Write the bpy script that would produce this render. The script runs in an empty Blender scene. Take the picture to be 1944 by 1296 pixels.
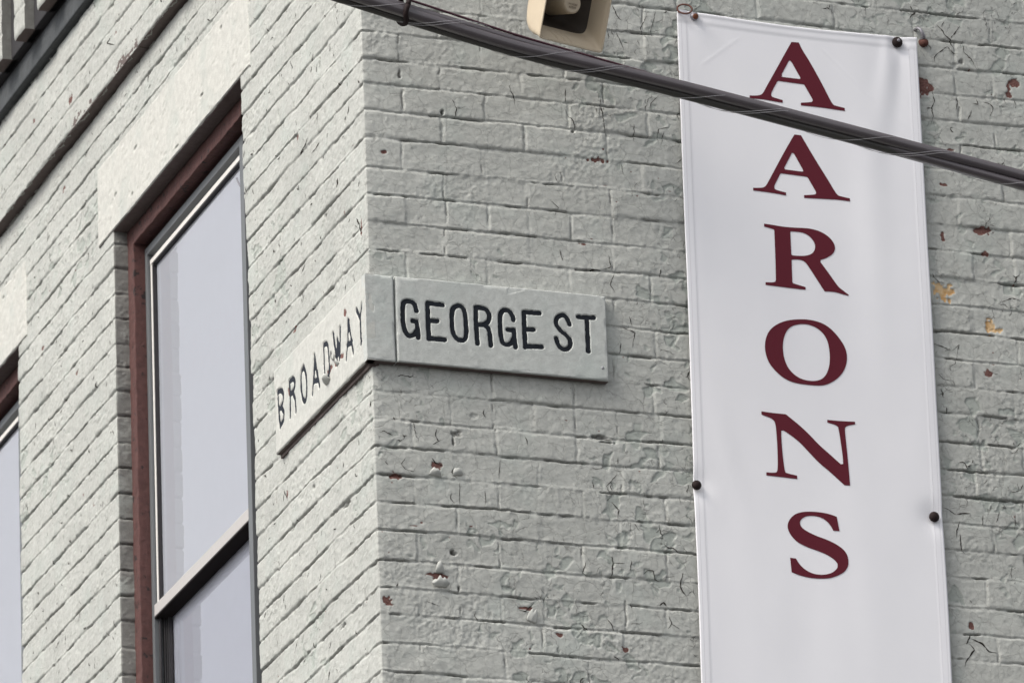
import bpy, bmesh, math, random
import numpy as np
from mathutils import Vector, Matrix
from math import radians, sin, cos, pi

# ------------------------------------------------------------------ camera, sky, sun, exposure
scene = bpy.context.scene
COL = scene.collection
YAW, PITCH, ROLL, FOC = 0.36442132, 0.35762059, -0.03962168, 246.684
fwd = Vector((sin(YAW)*cos(PITCH), cos(YAW)*cos(PITCH), sin(PITCH)))
r0 = Vector((cos(YAW), -sin(YAW), 0)); u0 = r0.cross(fwd)
rgt = cos(ROLL)*r0 + sin(ROLL)*u0
upv = -sin(ROLL)*r0 + cos(ROLL)*u0
CAM = Vector((-5.3596, -15.0104, 1.6))
cd = bpy.data.cameras.new('camera'); cam = bpy.data.objects.new('camera', cd); COL.objects.link(cam)
m = Matrix((rgt, upv, -fwd)).transposed().to_4x4(); m.translation = CAM
cam.matrix_world = m
cd.sensor_width = 36; cd.lens = FOC; cd.clip_start = 0.5; cd.clip_end = 600
cd.dof.use_dof = True; cd.dof.focus_distance = 17.0; cd.dof.aperture_fstop = 13.0
scene.camera = cam

SUN_AZ, SUN_EL = radians(-106.5), radians(47)      # azimuth clockwise from +Y: from the upper left, in front of both walls
wd = bpy.data.worlds.new('World'); scene.world = wd; wd.use_nodes = True
nt = wd.node_tree; nt.nodes.clear()
sky = nt.nodes.new('ShaderNodeTexSky'); sky.sky_type = 'NISHITA'; sky.sun_disc = False
sky.sun_elevation = SUN_EL; sky.sun_rotation = SUN_AZ
sky.air_density = 1.0; sky.dust_density = 4.0; sky.ozone_density = 1.0
hs = nt.nodes.new('ShaderNodeHueSaturation'); hs.inputs['Saturation'].default_value = 0.16
bg = nt.nodes.new('ShaderNodeBackground'); bg.inputs['Strength'].default_value = 0.15
wo = nt.nodes.new('ShaderNodeOutputWorld')
nt.links.new(sky.outputs[0], hs.inputs['Color']); nt.links.new(hs.outputs[0], bg.inputs[0]); nt.links.new(bg.outputs[0], wo.inputs[0])
sl = bpy.data.lights.new('sun', 'SUN'); sl.energy = 1.5; sl.angle = radians(25); sl.color = (1.0, 0.915, 0.785)
so = bpy.data.objects.new('sun', sl); COL.objects.link(so)
sd = Vector((sin(SUN_AZ)*cos(SUN_EL), cos(SUN_AZ)*cos(SUN_EL), sin(SUN_EL)))
so.rotation_euler = sd.to_track_quat('Z', 'Y').to_euler(); so.location = (-6, -4, 14)
scene.view_settings.view_transform = 'Standard'; scene.view_settings.look = 'None'
scene.view_settings.exposure = 0.57; scene.view_settings.gamma = 1.0
scene.render.engine = 'CYCLES'
scene.render.resolution_x = 1024; scene.render.resolution_y = 682

# ------------------------------------------------------------------ naming helpers
def tag(o, label=None, cat=None, group=None, kind=None):
    if label: o['label'] = label
    if cat: o['category'] = cat
    if group: o['group'] = group
    if kind: o['kind'] = kind
    return o
def empty(name, loc, label, cat, group=None):
    o = bpy.data.objects.new(name, None); COL.objects.link(o); o.location = loc
    return tag(o, label, cat, group)
def root_of(p):
    v = Vector((0, 0, 0))
    while p is not None:
        v += Vector(p.location); p = p.parent
    return v
def link(name, me, mat, parent=None, origin=None):
    """vertices are given in world metres; origin moves the object's own zero there"""
    off = root_of(parent) if parent else Vector(origin or (0, 0, 0))
    me.transform(Matrix.Translation(-off))
    if mat: me.materials.append(mat)
    o = bpy.data.objects.new(name, me); COL.objects.link(o)
    if parent: o.parent = parent
    else: o.location = off
    return o
def smooth(me, on=True):
    me.polygons.foreach_set('use_smooth', [on]*len(me.polygons))
def np_mesh(name, co, faces, attrs=None, smoothed=True):
    me = bpy.data.meshes.new(name)
    n, f = len(co), len(faces)
    me.vertices.add(n); me.vertices.foreach_set('co', np.ascontiguousarray(co, dtype=np.float32).ravel())
    me.loops.add(f*4); me.loops.foreach_set('vertex_index', np.ascontiguousarray(faces, dtype=np.int32).ravel())
    me.polygons.add(f); me.polygons.foreach_set('loop_start', np.arange(0, f*4, 4, dtype=np.int32))
    me.update(calc_edges=True)
    if smoothed: me.polygons.foreach_set('use_smooth', np.ones(f, dtype=bool))
    for k, v in (attrs or {}).items():
        a = me.attributes.new(k, 'FLOAT', 'POINT'); a.data.foreach_set('value', np.ascontiguousarray(v, dtype=np.float32).ravel())
    me.validate()
    return me
def bm_mesh(name, bm, smoothed=False):
    bmesh.ops.recalc_face_normals(bm, faces=bm.faces)
    me = bpy.data.meshes.new(name); bm.to_mesh(me); bm.free()
    if smoothed: smooth(me)
    return me
def add_box(bm, x0, x1, y0, y1, z0, z1, bev=0.0):
    t = bmesh.new()
    vs = [t.verts.new(p) for p in ((x0,y0,z0),(x1,y0,z0),(x1,y1,z0),(x0,y1,z0),(x0,y0,z1),(x1,y0,z1),(x1,y1,z1),(x0,y1,z1))]
    for q in ((0,3,2,1),(4,5,6,7),(0,1,5,4),(1,2,6,5),(2,3,7,6),(3,0,4,7)): t.faces.new([vs[i] for i in q])
    if bev: bmesh.ops.bevel(t, geom=t.edges[:], offset=bev, segments=2, affect='EDGES', profile=0.6)
    tm = bpy.data.meshes.new('t'); t.to_mesh(tm); t.free(); bm.from_mesh(tm); bpy.data.meshes.remove(tm)
def box(name, x0, x1, y0, y1, z0, z1, mat, parent=None, bev=0.0, origin=None):
    bm = bmesh.new(); add_box(bm, x0, x1, y0, y1, z0, z1, bev)
    return link(name, bm_mesh(name, bm), mat, parent, origin)
def tube_verts(bm, pts, rad, seg=10, caps=True):
    pts = [Vector(p) for p in pts]; rings = []
    prev = None
    for i, p in enumerate(pts):
        d = (pts[min(i+1, len(pts)-1)] - pts[max(i-1, 0)]).normalized()
        if prev is None:
            a = d.orthogonal().normalized()
        else:
            a = (prev - d*prev.dot(d)).normalized()
        prev = a; b = d.cross(a)
        r = rad[i] if hasattr(rad, '__len__') else rad
        rings.append([bm.verts.new(p + (a*cos(2*pi*k/seg) + b*sin(2*pi*k/seg))*r) for k in range(seg)])
    for A, B in zip(rings, rings[1:]):
        for k in range(seg): bm.faces.new((A[k], A[(k+1) % seg], B[(k+1) % seg], B[k]))
    if caps:
        bm.faces.new(rings[0][::-1]); bm.faces.new(rings[-1])
def tube(name, pts, rad, mat, parent=None, seg=10, origin=None):
    bm = bmesh.new(); tube_verts(bm, pts, rad, seg)
    return link(name, bm_mesh(name, bm, True), mat, parent, origin)
def lathe(bm, c, ax, prof, seg=24):
    """prof: list of (distance along ax, radius)"""
    ax = Vector(ax).normalized(); a = ax.orthogonal().normalized(); b = ax.cross(a); c = Vector(c)
    rings = []
    for t, r in prof:
        if r <= 1e-6: rings.append([bm.verts.new(c + ax*t)])
        else: rings.append([bm.verts.new(c + ax*t + (a*cos(2*pi*k/seg) + b*sin(2*pi*k/seg))*r) for k in range(seg)])
    for A, B in zip(rings, rings[1:]):
        for k in range(seg):
            k2 = (k+1) % seg
            if len(A) == 1 and len(B) == 1: continue
            if len(A) == 1: bm.faces.new((A[0], B[k2], B[k]))
            elif len(B) == 1: bm.faces.new((A[k], A[k2], B[0]))
            else: bm.faces.new((A[k], A[k2], B[k2], B[k]))

# ------------------------------------------------------------------ numpy noise
def _hash(ix, iy, seed):
    with np.errstate(over='ignore'):
        h = (ix.astype(np.int64)*374761393 + iy.astype(np.int64)*668265263 + seed*974634777) & 0xffffffff
        h = ((h ^ (h >> 13))*1274126177) & 0xffffffff
        h = (h ^ (h >> 16)) & 0xffffffff
        h = (h*2246822519) & 0xffffffff
    return (h ^ (h >> 15)).astype(np.float64)/4294967295.0
def vn(x, y, seed=0):
    """value noise in -1..1, one lattice cell per unit"""
    ix, iy = np.floor(x), np.floor(y); fx, fy = x-ix, y-iy
    fx = fx*fx*fx*(fx*(fx*6-15)+10); fy = fy*fy*fy*(fy*(fy*6-15)+10)
    a, b = _hash(ix, iy, seed), _hash(ix+1, iy, seed)
    c, d = _hash(ix, iy+1, seed), _hash(ix+1, iy+1, seed)
    return ((a*(1-fx)+b*fx)*(1-fy) + (c*(1-fx)+d*fx)*fy)*2-1
def fbm(x, y, seed=0, o=4, g=0.5):
    v, a, s = 0, 1.0, 0
    for k in range(o):
        c, sn = cos(0.6*k), sin(0.6*k)
        v = v + a*vn((x*c-y*sn)*2**k, (x*sn+y*c)*2**k, seed+k*17); s += a; a *= g
    return v/s
def voro(x, y, seed=0):
    """F1, F2-F1 and a random number of the nearest cell"""
    ix, iy = np.floor(x), np.floor(y)
    d1 = np.full(x.shape, 9.0); d2 = np.full(x.shape, 9.0); cid = np.zeros(x.shape)
    for dx in (-1, 0, 1):
        for dy in (-1, 0, 1):
            cx, cy = ix+dx, iy+dy
            px, py = cx+_hash(cx, cy, seed), cy+_hash(cx, cy, seed+5)
            d = np.hypot(px-x, py-y); r = _hash(cx, cy, seed+9)
            near = d < d1
            d2 = np.where(near, d1, np.minimum(d2, d)); cid = np.where(near, r, cid); d1 = np.where(near, d, d1)
    return d1, d2-d1, cid
def sstep(a, b, x):
    t = np.clip((x-a)/(b-a), 0, 1); return t*t*(3-2*t)

# ------------------------------------------------------------------ materials
def mat_new(name):
    mt = bpy.data.materials.new(name); mt.use_nodes = True
    n = mt.node_tree.nodes; l = mt.node_tree.links
    return mt, n, l, n['Principled BSDF']
def N(n, typ, **kw):
    nd = n.new(typ)
    for k, v in kw.items():
        if k in ('operation', 'feature', 'blend_type', 'data_type', 'attribute_name', 'noise_dimensions', 'distance', 'wave_type', 'bands_direction', 'invert', 'distribution'): setattr(nd, k, v)
        else: nd.inputs[k].default_value = v
    return nd
def simple(name, col, rough=0.6, metal=0.0, noise=0.12, nscale=60, bump=0.15, bdist=0.001, spec=0.5):
    mt, n, l, p = mat_new(name)
    p.inputs['Roughness'].default_value = rough; p.inputs['Metallic'].default_value = metal
    p.inputs['Specular IOR Level'].default_value = spec
    tc = n.new('ShaderNodeTexCoord')
    nz = N(n, 'ShaderNodeTexNoise', Scale=nscale, Detail=6.0, Roughness=0.6); l.new(tc.outputs['Object'], nz.inputs['Vector'])
    mx = N(n, 'ShaderNodeMix', data_type='RGBA'); mx.inputs[6].default_value = tuple(c*(1-noise) for c in col)+(1,)
    mx.inputs[7].default_value = tuple(min(1, c*(1+noise)) for c in col)+(1,)
    l.new(nz.outputs[0], mx.inputs[0]); l.new(mx.outputs[2], p.inputs['Base Color'])
    if bump:
        b = N(n, 'ShaderNodeBump', Strength=bump, Distance=bdist); l.new(nz.outputs[0], b.inputs['Height']); l.new(b.outputs[0], p.inputs['Normal'])
    return mt
def masonry(name, base, crack=1.0, tint=(0.42, 0.455, 0.43), peel=True, rough=0.72):
    """old paint on brick or stone: mottled, crackled, with bare spots given by the mesh's 'peel' (red brick) and 'tan' attributes"""
    mt, n, l, p = mat_new(name)
    p.inputs['Roughness'].default_value = rough; p.inputs['Specular IOR Level'].default_value = 0.35
    tc = n.new('ShaderNodeTexCoord'); V = tc.outputs['Object']
    big = N(n, 'ShaderNodeTexNoise', Scale=7.0, Detail=5.0, Roughness=0.6); l.new(V, big.inputs['Vector'])
    med = N(n, 'ShaderNodeTexNoise', Scale=55.0, Detail=5.0, Roughness=0.65); l.new(V, med.inputs['Vector'])
    fin = N(n, 'ShaderNodeTexNoise', Scale=420.0, Detail=4.0, Roughness=0.6); l.new(V, fin.inputs['Vector'])
    def ramp(src, a, b):
        r = N(n, 'ShaderNodeMapRange'); r.inputs['From Min'].default_value = a; r.inputs['From Max'].default_value = b
        l.new(src, r.inputs['Value']); return r.outputs[0]
    def mix(fac, A, B):
        mx = N(n, 'ShaderNodeMix', data_type='RGBA')
        if isinstance(fac, float): mx.inputs[0].default_value = fac
        else: l.new(fac, mx.inputs[0])
        for i, c in ((6, A), (7, B)):
            if isinstance(c, tuple): mx.inputs[i].default_value = c+(1,)
            else: l.new(c, mx.inputs[i])
        return mx.outputs[2]
    def math_(op, a, b=None):
        m_ = N(n, 'ShaderNodeMath', operation=op)
        for i, v in ((0, a), (1, b)):
            if v is None: continue
            if isinstance(v, (int, float)): m_.inputs[i].default_value = v
            else: l.new(v, m_.inputs[i])
        return m_.outputs[0]
    dark = tuple(c*0.90 for c in base); lite = tuple(min(1, c*1.07) for c in base)
    c0 = mix(ramp(med.outputs[0], 0.36, 0.64), dark, lite)
    c1 = mix(math_('MULTIPLY', ramp(big.outputs[0], 0.52, 0.68), 0.55), c0, tint)
    speck = math_('MULTIPLY', ramp(fin.outputs[0], 0.60, 0.68), 0.42)
    c2 = mix(speck, c1, tuple(c*0.6 for c in base))
    def attr(nm):
        a_ = n.new('ShaderNodeAttribute'); a_.attribute_name = nm; return a_.outputs['Fac']
    tn = math_('ADD', 1.0, attr('tone'))
    vs_ = N(n, 'ShaderNodeVectorMath', operation='SCALE'); l.new(c2, vs_.inputs[0]); l.new(tn, vs_.inputs['Scale']); c2 = vs_.outputs[0]
    c2 = mix(math_('MULTIPLY', attr('old'), 0.75), c2, tuple(c*k for c, k in zip(base, (.76, .81, .79))))      # an older coat shows where the top one has chipped away
    ft = math_('MULTIPLY', attr('soot'), ramp(fin.outputs[0], 0.30, 0.52))
    c2 = mix(math_('MULTIPLY', ft, 0.80), c2, (0.10, 0.092, 0.085))                                             # soot packed into open joints
    # crackle: two scales of voronoi seams, broken up by noise and limited to zones
    wv = N(n, 'ShaderNodeTexNoise', Scale=45.0, Detail=3.0); l.new(V, wv.inputs['Vector'])
    vm = N(n, 'ShaderNodeVectorMath', operation='MULTIPLY_ADD'); vm.inputs[1].default_value = (0.02, 0.02, 0.02)
    l.new(wv.outputs['Color'], vm.inputs[0]); l.new(V, vm.inputs[2])
    at = n.new('ShaderNodeAttribute'); at.attribute_name = 'zone'
    cr = None
    for sc, w, seedoff in ((15.0, 0.017, 0.0), (36.0, 0.026, 3.7)):
        vo = N(n, 'ShaderNodeTexVoronoi', feature='DISTANCE_TO_EDGE', Scale=sc); l.new(vm.outputs[0], vo.inputs['Vector'])
        bn = N(n, 'ShaderNodeTexNoise', Scale=sc*1.3, Detail=2.0)
        off = N(n, 'ShaderNodeVectorMath', operation='ADD'); off.inputs[1].default_value = (seedoff, seedoff*2, 1.0)
        l.new(V, off.inputs[0]); l.new(off.outputs[0], bn.inputs['Vector'])
        wid = math_('MULTIPLY', ramp(bn.outputs[0], 0.55, 0.72), w)          # crack half-width, 0 where broken
        wid = math_('MULTIPLY', wid, at.outputs['Fac'])
        line = math_('SUBTRACT', 1.0, ramp2(n, l, vo.outputs['Distance'], wid))
        cr = line if cr is None else math_('MAXIMUM', cr, line)
    cr = math_('MULTIPLY', cr, crack)
    c3 = mix(math_('MULTIPLY', cr, 0.45), c2, (0.055, 0.05, 0.045))
    if peel:
        ap = n.new('ShaderNodeAttribute'); ap.attribute_name = 'peel'
        an = n.new('ShaderNodeAttribute'); an.attribute_name = 'tan'
        rb = mix(ramp(fin.outputs[0], 0.4, 0.6), (0.10, 0.040, 0.035), (0.19, 0.095, 0.08))
        c3 = mix(ramp(ap.outputs['Fac'], 0.35, 0.6), c3, rb)
        tb = mix(ramp(med.outputs[0], 0.4, 0.6), (0.50, 0.30, 0.13), (0.62, 0.45, 0.26))
        c3 = mix(ramp(an.outputs['Fac'], 0.35, 0.6), c3, tb)
    l.new(c3, p.inputs['Base Color'])
    hgt = math_('ADD', math_('MULTIPLY', med.outputs[0], 1.0), math_("MULTIPLY", fin.outputs[0], 0.75))
    hgt = math_('SUBTRACT', hgt, math_('MULTIPLY', cr, 0.6))
    b = N(n, 'ShaderNodeBump', Strength=0.62, Distance=0.0016); l.new(hgt, b.inputs['Height']); l.new(b.outputs[0], p.inputs['Normal'])
    return mt
def ramp2(n, l, val, width):
    """0 where val << width, 1 where val >> width"""
    dv = n.new('ShaderNodeMath'); dv.operation = 'SUBTRACT'; l.new(val, dv.inputs[0]); l.new(width, dv.inputs[1])
    r = n.new('ShaderNodeMapRange'); r.inputs['From Min'].default_value = -0.004; r.inputs['From Max'].default_value = 0.012
    l.new(dv.outputs[0], r.inputs['Value']); return r.outputs[0]

M = {}
M['brick'] = masonry('painted_brick', (0.440, 0.450, 0.428))
M['stone'] = masonry('painted_stone', (0.53, 0.53, 0.50), crack=0.3, peel=True)
M['underside_shade'] = simple('underside_shade_brown', (0.12, 0.095, 0.09), 0.9, noise=0.35, nscale=50, bump=0.6, bdist=.003)  # dark brown that puts the shade of undersides into the colour
M['crack'] = simple('open_crack', (0.035, 0.03, 0.027), 0.95, noise=0.3, nscale=200, bump=0, spec=0.1)
M['reveal'] = masonry('darker_reveal_masonry', (0.20, 0.20, 0.19), crack=0.6)  # masonry with a darker base, for window reveals and dentil sides
M['plaque_left'] = masonry('painted_plaque', (0.50, 0.505, 0.48), crack=0.2)
M['plaque_right'] = masonry('painted_plaque_cool', (0.475, 0.495, 0.482), crack=0.2, tint=(0.43, 0.475, 0.46))
M['cornice'] = simple('slate_grey_paint', (0.06, 0.066, 0.072), 0.8, noise=0.5, nscale=35, bump=0.6, bdist=0.004)
M['soffit'] = simple('recess_shade_black', (0.026, 0.025, 0.029), 0.85, noise=0.3)  # near-black; on the fillet it paints the deep shade between dentils
M['red_wood'] = simple('oxblood_wood', (0.083, 0.034, 0.031), 0.8, noise=0.5, nscale=45, bump=0.9, bdist=0.004)
rw = M['red_wood']; n = rw.node_tree.nodes; l = rw.node_tree.links; p = n['Principled BSDF']; src = p.inputs['Base Color'].links[0].from_socket
tc = n.new('ShaderNodeTexCoord'); nz = N(n, 'ShaderNodeTexNoise', Scale=38.0, Detail=7.0, Roughness=0.7); l.new(tc.outputs['Object'], nz.inputs['Vector'])
rm = n.new('ShaderNodeMapRange'); rm.inputs['From Min'].default_value = 0.585; rm.inputs['From Max'].default_value = 0.62; l.new(nz.outputs[0], rm.inputs['Value'])
mx = N(n, 'ShaderNodeMix', data_type='RGBA'); l.new(rm.outputs[0], mx.inputs[0]); l.new(src, mx.inputs[6]); mx.inputs[7].default_value = (.02, .013, .013, 1); l.new(mx.outputs[2], p.inputs['Base Color'])
M['alu'] = simple('grey_aluminium', (0.15, 0.16, 0.17), 0.5, metal=0.3, noise=0.06)
M['alu_dark'] = simple('dark_aluminium', (0.04, 0.038, 0.042), 0.7, noise=0.1, spec=0.2)
M['rail_dark'] = simple('rail_shade_black', (0.02, 0.017, 0.018), 0.95, noise=0.1, spec=0.05)  # black for the shade painted under the meeting rail
M['rail'] = simple('dull_white_rail', (0.43, 0.415, 0.41), 0.6, noise=0.08)
M['white_bead'] = simple('white_vinyl', (0.74, 0.72, 0.69), 0.5, noise=0.04)
M['blind'] = simple('roller_blind_cloth', (0.80, 0.805, 0.81), 0.9, noise=0.02, nscale=20)
M['blind_low'] = simple('roller_blind_cloth_lower', (0.68, 0.685, 0.715), 0.9, noise=0.02, nscale=20)
M['ink'] = simple('blue_black_paint', (0.010, 0.013, 0.019), 0.8, noise=0.6, nscale=160, bump=0.3, spec=0.25)
M['ink_left'] = simple('slate_paint', (0.018, 0.022, 0.032), 0.8, noise=0.5, nscale=160, bump=0.3, spec=0.25)
M['maroon'] = simple('maroon_print', (0.105, 0.013, 0.024), 0.75, noise=0.08, nscale=400, bump=0.05, spec=0.2)
M['thread'] = simple('grey_thread', (0.55, 0.53, 0.57), 0.8)
M['knob'] = simple('dark_bronze', (0.018, 0.010, 0.010), 0.75, noise=0.3, spec=0.25)
M['rust'] = simple('rusty_iron', (0.10, 0.035, 0.025), 0.75, noise=0.6, nscale=120, bump=0.6)
M['bolt_steel'] = simple('dull_steel', (0.30, 0.29, 0.32), 0.5, metal=0.5, noise=0.3, nscale=150)
M['rust_orange'] = simple('orange_rust', (0.16, 0.05, 0.02), 0.8, noise=0.5, nscale=150)
M['flake'] = simple('flake_of_white_paint', (0.44, 0.45, 0.43), 0.6, noise=0.06)
M['horn'] = simple('beige_horn_paint', (0.52, 0.44, 0.33), 0.55, noise=0.10, nscale=18, bump=0.1)
M['horn_in'] = simple('horn_throat_shade', (0.05, 0.04, 0.032), 0.7)  # darker copy of the horn paint, deep throat shadow put into the colour
M['horn_dark'] = simple('brown_moulded_text', (0.16, 0.12, 0.085), 0.6)
M['cable'] = simple('black_cable_jacket', (0.075, 0.064, 0.072), 0.40, noise=0.25, nscale=25, bump=0, spec=0.5)
cb_ = M['cable'].node_tree.nodes['Principled BSDF']; cb_.inputs['Coat Weight'].default_value = 0.5; cb_.inputs['Coat Roughness'].default_value = 0.12; cb_.inputs['Coat IOR'].default_value = 1.75
M['cable_green'] = simple('grey_green_cable_jacket', (0.05, 0.048, 0.045), 0.5, noise=0.2, nscale=25)
M['messenger'] = simple('maroon_messenger_wire', (0.05, 0.012, 0.022), 0.45, noise=0.3, nscale=200)
M['steel'] = simple('stainless_wire', (0.55, 0.54, 0.56), 0.35, metal=0.8, noise=0.1)
M['asphalt'] = simple('asphalt', (0.05, 0.05, 0.05), 0.9, noise=0.2, nscale=40)
M['concrete'] = simple('concrete', (0.16, 0.155, 0.15), 0.9, noise=0.15, nscale=8)
M['flat_brick'] = simple('painted_masonry', (0.50, 0.505, 0.475), 0.8, noise=0.1, nscale=20, bump=0.5, bdist=0.003)
# banner cloth: faint weave
mt, n, l, p = mat_new('banner_vinyl_cloth')
p.inputs['Roughness'].default_value = 0.55; p.inputs['Base Color'].default_value = (0.80, 0.785, 0.83, 1); p.inputs['Specular IOR Level'].default_value = 0.3
tc = n.new('ShaderNodeTexCoord'); nz = N(n, 'ShaderNodeTexNoise', Scale=9.0, Detail=5.0); l.new(tc.outputs['Object'], nz.inputs['Vector'])
mx = N(n, 'ShaderNodeMix', data_type='RGBA'); mx.inputs[6].default_value = (0.79, 0.79, 0.835, 1); mx.inputs[7].default_value = (0.83, 0.83, 0.87, 1)
l.new(nz.outputs[0], mx.inputs[0]); l.new(mx.outputs[2], p.inputs['Base Color'])
n2 = N(n, 'ShaderNodeTexNoise', Scale=900.0, Detail=2.0); l.new(tc.outputs['Object'], n2.inputs['Vector'])
b = N(n, 'ShaderNodeBump', Strength=0.25, Distance=0.0005); l.new(n2.outputs[0], b.inputs['Height']); l.new(b.outputs[0], p.inputs['Normal'])
M['banner'] = mt
# window glass: a real pane, part mirror and part clear
mt, n, l, p = mat_new('window_glass'); n.remove(p)
out = n['Material Output']; tr = n.new('ShaderNodeBsdfTransparent'); tr.inputs[0].default_value = (0.93, 0.94, 0.97, 1)
gl = n.new('ShaderNodeBsdfGlossy'); gl.inputs['Roughness'].default_value = 0.02; gl.inputs['Color'].default_value = (0.96, 0.96, 1, 1)
fr = n.new('ShaderNodeFresnel'); fr.inputs[0].default_value = 1.5
mxs = n.new('ShaderNodeMixShader'); l.new(fr.outputs[0], mxs.inputs[0]); l.new(tr.outputs[0], mxs.inputs[1]); l.new(gl.outputs[0], mxs.inputs[2]); l.new(mxs.outputs[0], out.inputs[0])
M['glass'] = mt

# ------------------------------------------------------------------ ground
def sheet(name, x0, x1, y0, y1, z, mat, kind='structure'):
    bm = bmesh.new(); bm.faces.new([bm.verts.new(p) for p in ((x0,y0,z),(x1,y0,z),(x1,y1,z),(x0,y1,z))])
    o = link(name, bm_mesh(name, bm), mat, None); tag(o, kind=kind); return o
sheet('road', -300, 300, -300, 300, 0.0, M['asphalt'])
tag(box('pavement', -3.0, 30, -3.0, 30, 0.004, 0.14, M['concrete'], None, 0.01), kind='structure')

# ------------------------------------------------------------------ the painted brick building
Z_BAND, Z_CORN = 9.045, 9.346
ZL0, ZL1 = 8.645, 8.872                     # lintel bottom and top
ZC = [6.877, 6.943, 7.014, 7.091, 7.162, 7.231, 7.303, 7.373, 7.447, 7.522, 7.595, 7.668, 7.741, 7.813, 7.886, 7.960, 8.030, 8.108,
      8.181, 8.252, 8.317, 8.390, 8.462, 8.535, 8.607, 8.679, 8.752, 8.824, 8.897, 8.970, 9.045, 9.117, 9.190, 9.262, 9.346, 9.42, 9.49]
while ZC[0] > 6.2: ZC.insert(0, ZC[0]-0.0718)
ZC = np.array(ZC); rs = np.random.RandomState(11)
JT = {}                                     # joints per (side, course)
for side in (0, 1):
    for k in range(len(ZC)):
        hdr = (k % 7 == 3)
        first = 0.100 if (k + side) % 2 else 0.205
        js = [0.0, first + rs.uniform(-.004, .004)]
        while js[-1] < 6.5:
            js.append(js[-1] + (0.108 if hdr else 0.2145) + rs.uniform(-.006, .006))
        JT[side, k] = np.array(js)
BLOBS = [  # side, u, z, ru, rz, attribute, depth
 (1, .050, 7.227, .022, .0085, 'peel', 1.2), (1, .022, 6.908, .014, .0120, 'peel', 1.), (1, .613, 8.106, .022, .0060, 'peel', 1.),
 (1, .049, 8.071, .011, .0045, 'peel', .8), (1, 1.650, 8.022, .024, .009, 'peel', 1.), (1, 1.538, 7.994, .006, .016, 'peel', 1.),
 (1, 1.508, 8.405, .024, .022, 'peel', 1.), (1, 1.760, 8.437, .018, .010, 'peel', 1.), (1, 1.748, 8.415, .008, .018, 'peel', 1.),
 (1, 1.532, 7.847, .026, .024, 'tan', 1.4), (1, 1.652, 7.768, .012, .020, 'tan', 1.2), (1, 1.672, 7.756, .018, .006, 'tan', 1.),
 (1, .565, 7.879, .010, .003, 'peel', .6), (1, 1.550, 6.962, .008, .010, 'peel', .8), (1, .459, 6.856, .010, .006, 'peel', .8),
 (1, .625, 6.833, .009, .006, 'peel', .6), (1, .384, 6.818, .006, .004, 'peel', .6), 
 (1, 1.575, 8.235, .012, .004, 'peel', .8), (1, 1.548, 8.137, .008, .004, 'peel', .6),
 (1, .156, 6.983, .028, .007, 'peel', .8), (1, .157, 7.262, .012, .008, 'peel', .8), (1, 1.655, 7.960, .010, .006, 'peel', .8),
 (1, 1.640, 7.640, .010, .012, 'peel', .5), (1, .372, 6.918, .018, .004, 'peel', .6),
 (0, .046, 7.877, .006, .022, 'peel', 1.), (0, 2.337, 9.141, .018, .012, 'peel', 1.), (0, .622, 7.687, .006, .010, 'peel', .6),
 (0, .666, 7.401, .008, .012, 'peel', .8), (0, 2.527, 8.945, .016, .008, 'peel', .8), (0, .562, 7.806, .012, .009, 'peel', .8),
 (0, .160, 7.970, .004, .010, 'peel', .6), (0, .50, 8.30, .006, .010, 'peel', .6), (0, 2.75, 8.55, .01, .006, 'peel', .6),
 (0, 2.42, 8.36, .012, .006, 'peel', .6), (0, 1.9, 9.16, .012, .006, 'peel', .8), (0, 2.7, 9.22, .010, .008, 'peel', .8),
]
PITS = [ # small dark holes: side, u, z, ru, rz, depth mm
 (1, .206, 8.192, .004, .008, 14), (1, .196, 7.045, .007, .006, 14), (1, .55, 8.176, .005, .004, 10), (1, .214, 7.350, .014, .009, 5),
 (1, .204, 7.330, .003, .012, 9), (1, .098, 8.281, .004, .012, 7), (1, .205, 6.955, .003, .010, 8), (1, .652, 7.128, .010, .010, 2.5),
 (1, .665, 7.258, .016, .012, 2.2), (1, .71, 7.24, .010, .012, 2.2), (1, 1.745, 7.09, .006, .004, 12), (1, .585, 7.375, .020, .005, 9),
 (1, .60, 7.362, .022, .0025, 12), (1, .26, 7.40, .012, .007, 3), (1, 1.62, 8.48, .006, .010, 5), (1, 1.60, 8.47, .012, .006, 4),
 (0, .30, 8.01, .006, .010, 10), (0, .135, 8.20, .008, .008, 9), (0, .62, 7.30, .010, .008, 12), (0, .45, 7.35, .008, .006, 9),
 (0, .215, 7.225, .025, .007, 12), (0, .32, 7.37, .02, .006, 11), (0, .17, 7.09, .022, .007, 12), (0, .26, 6.93, .02, .006, 11),
]
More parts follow.
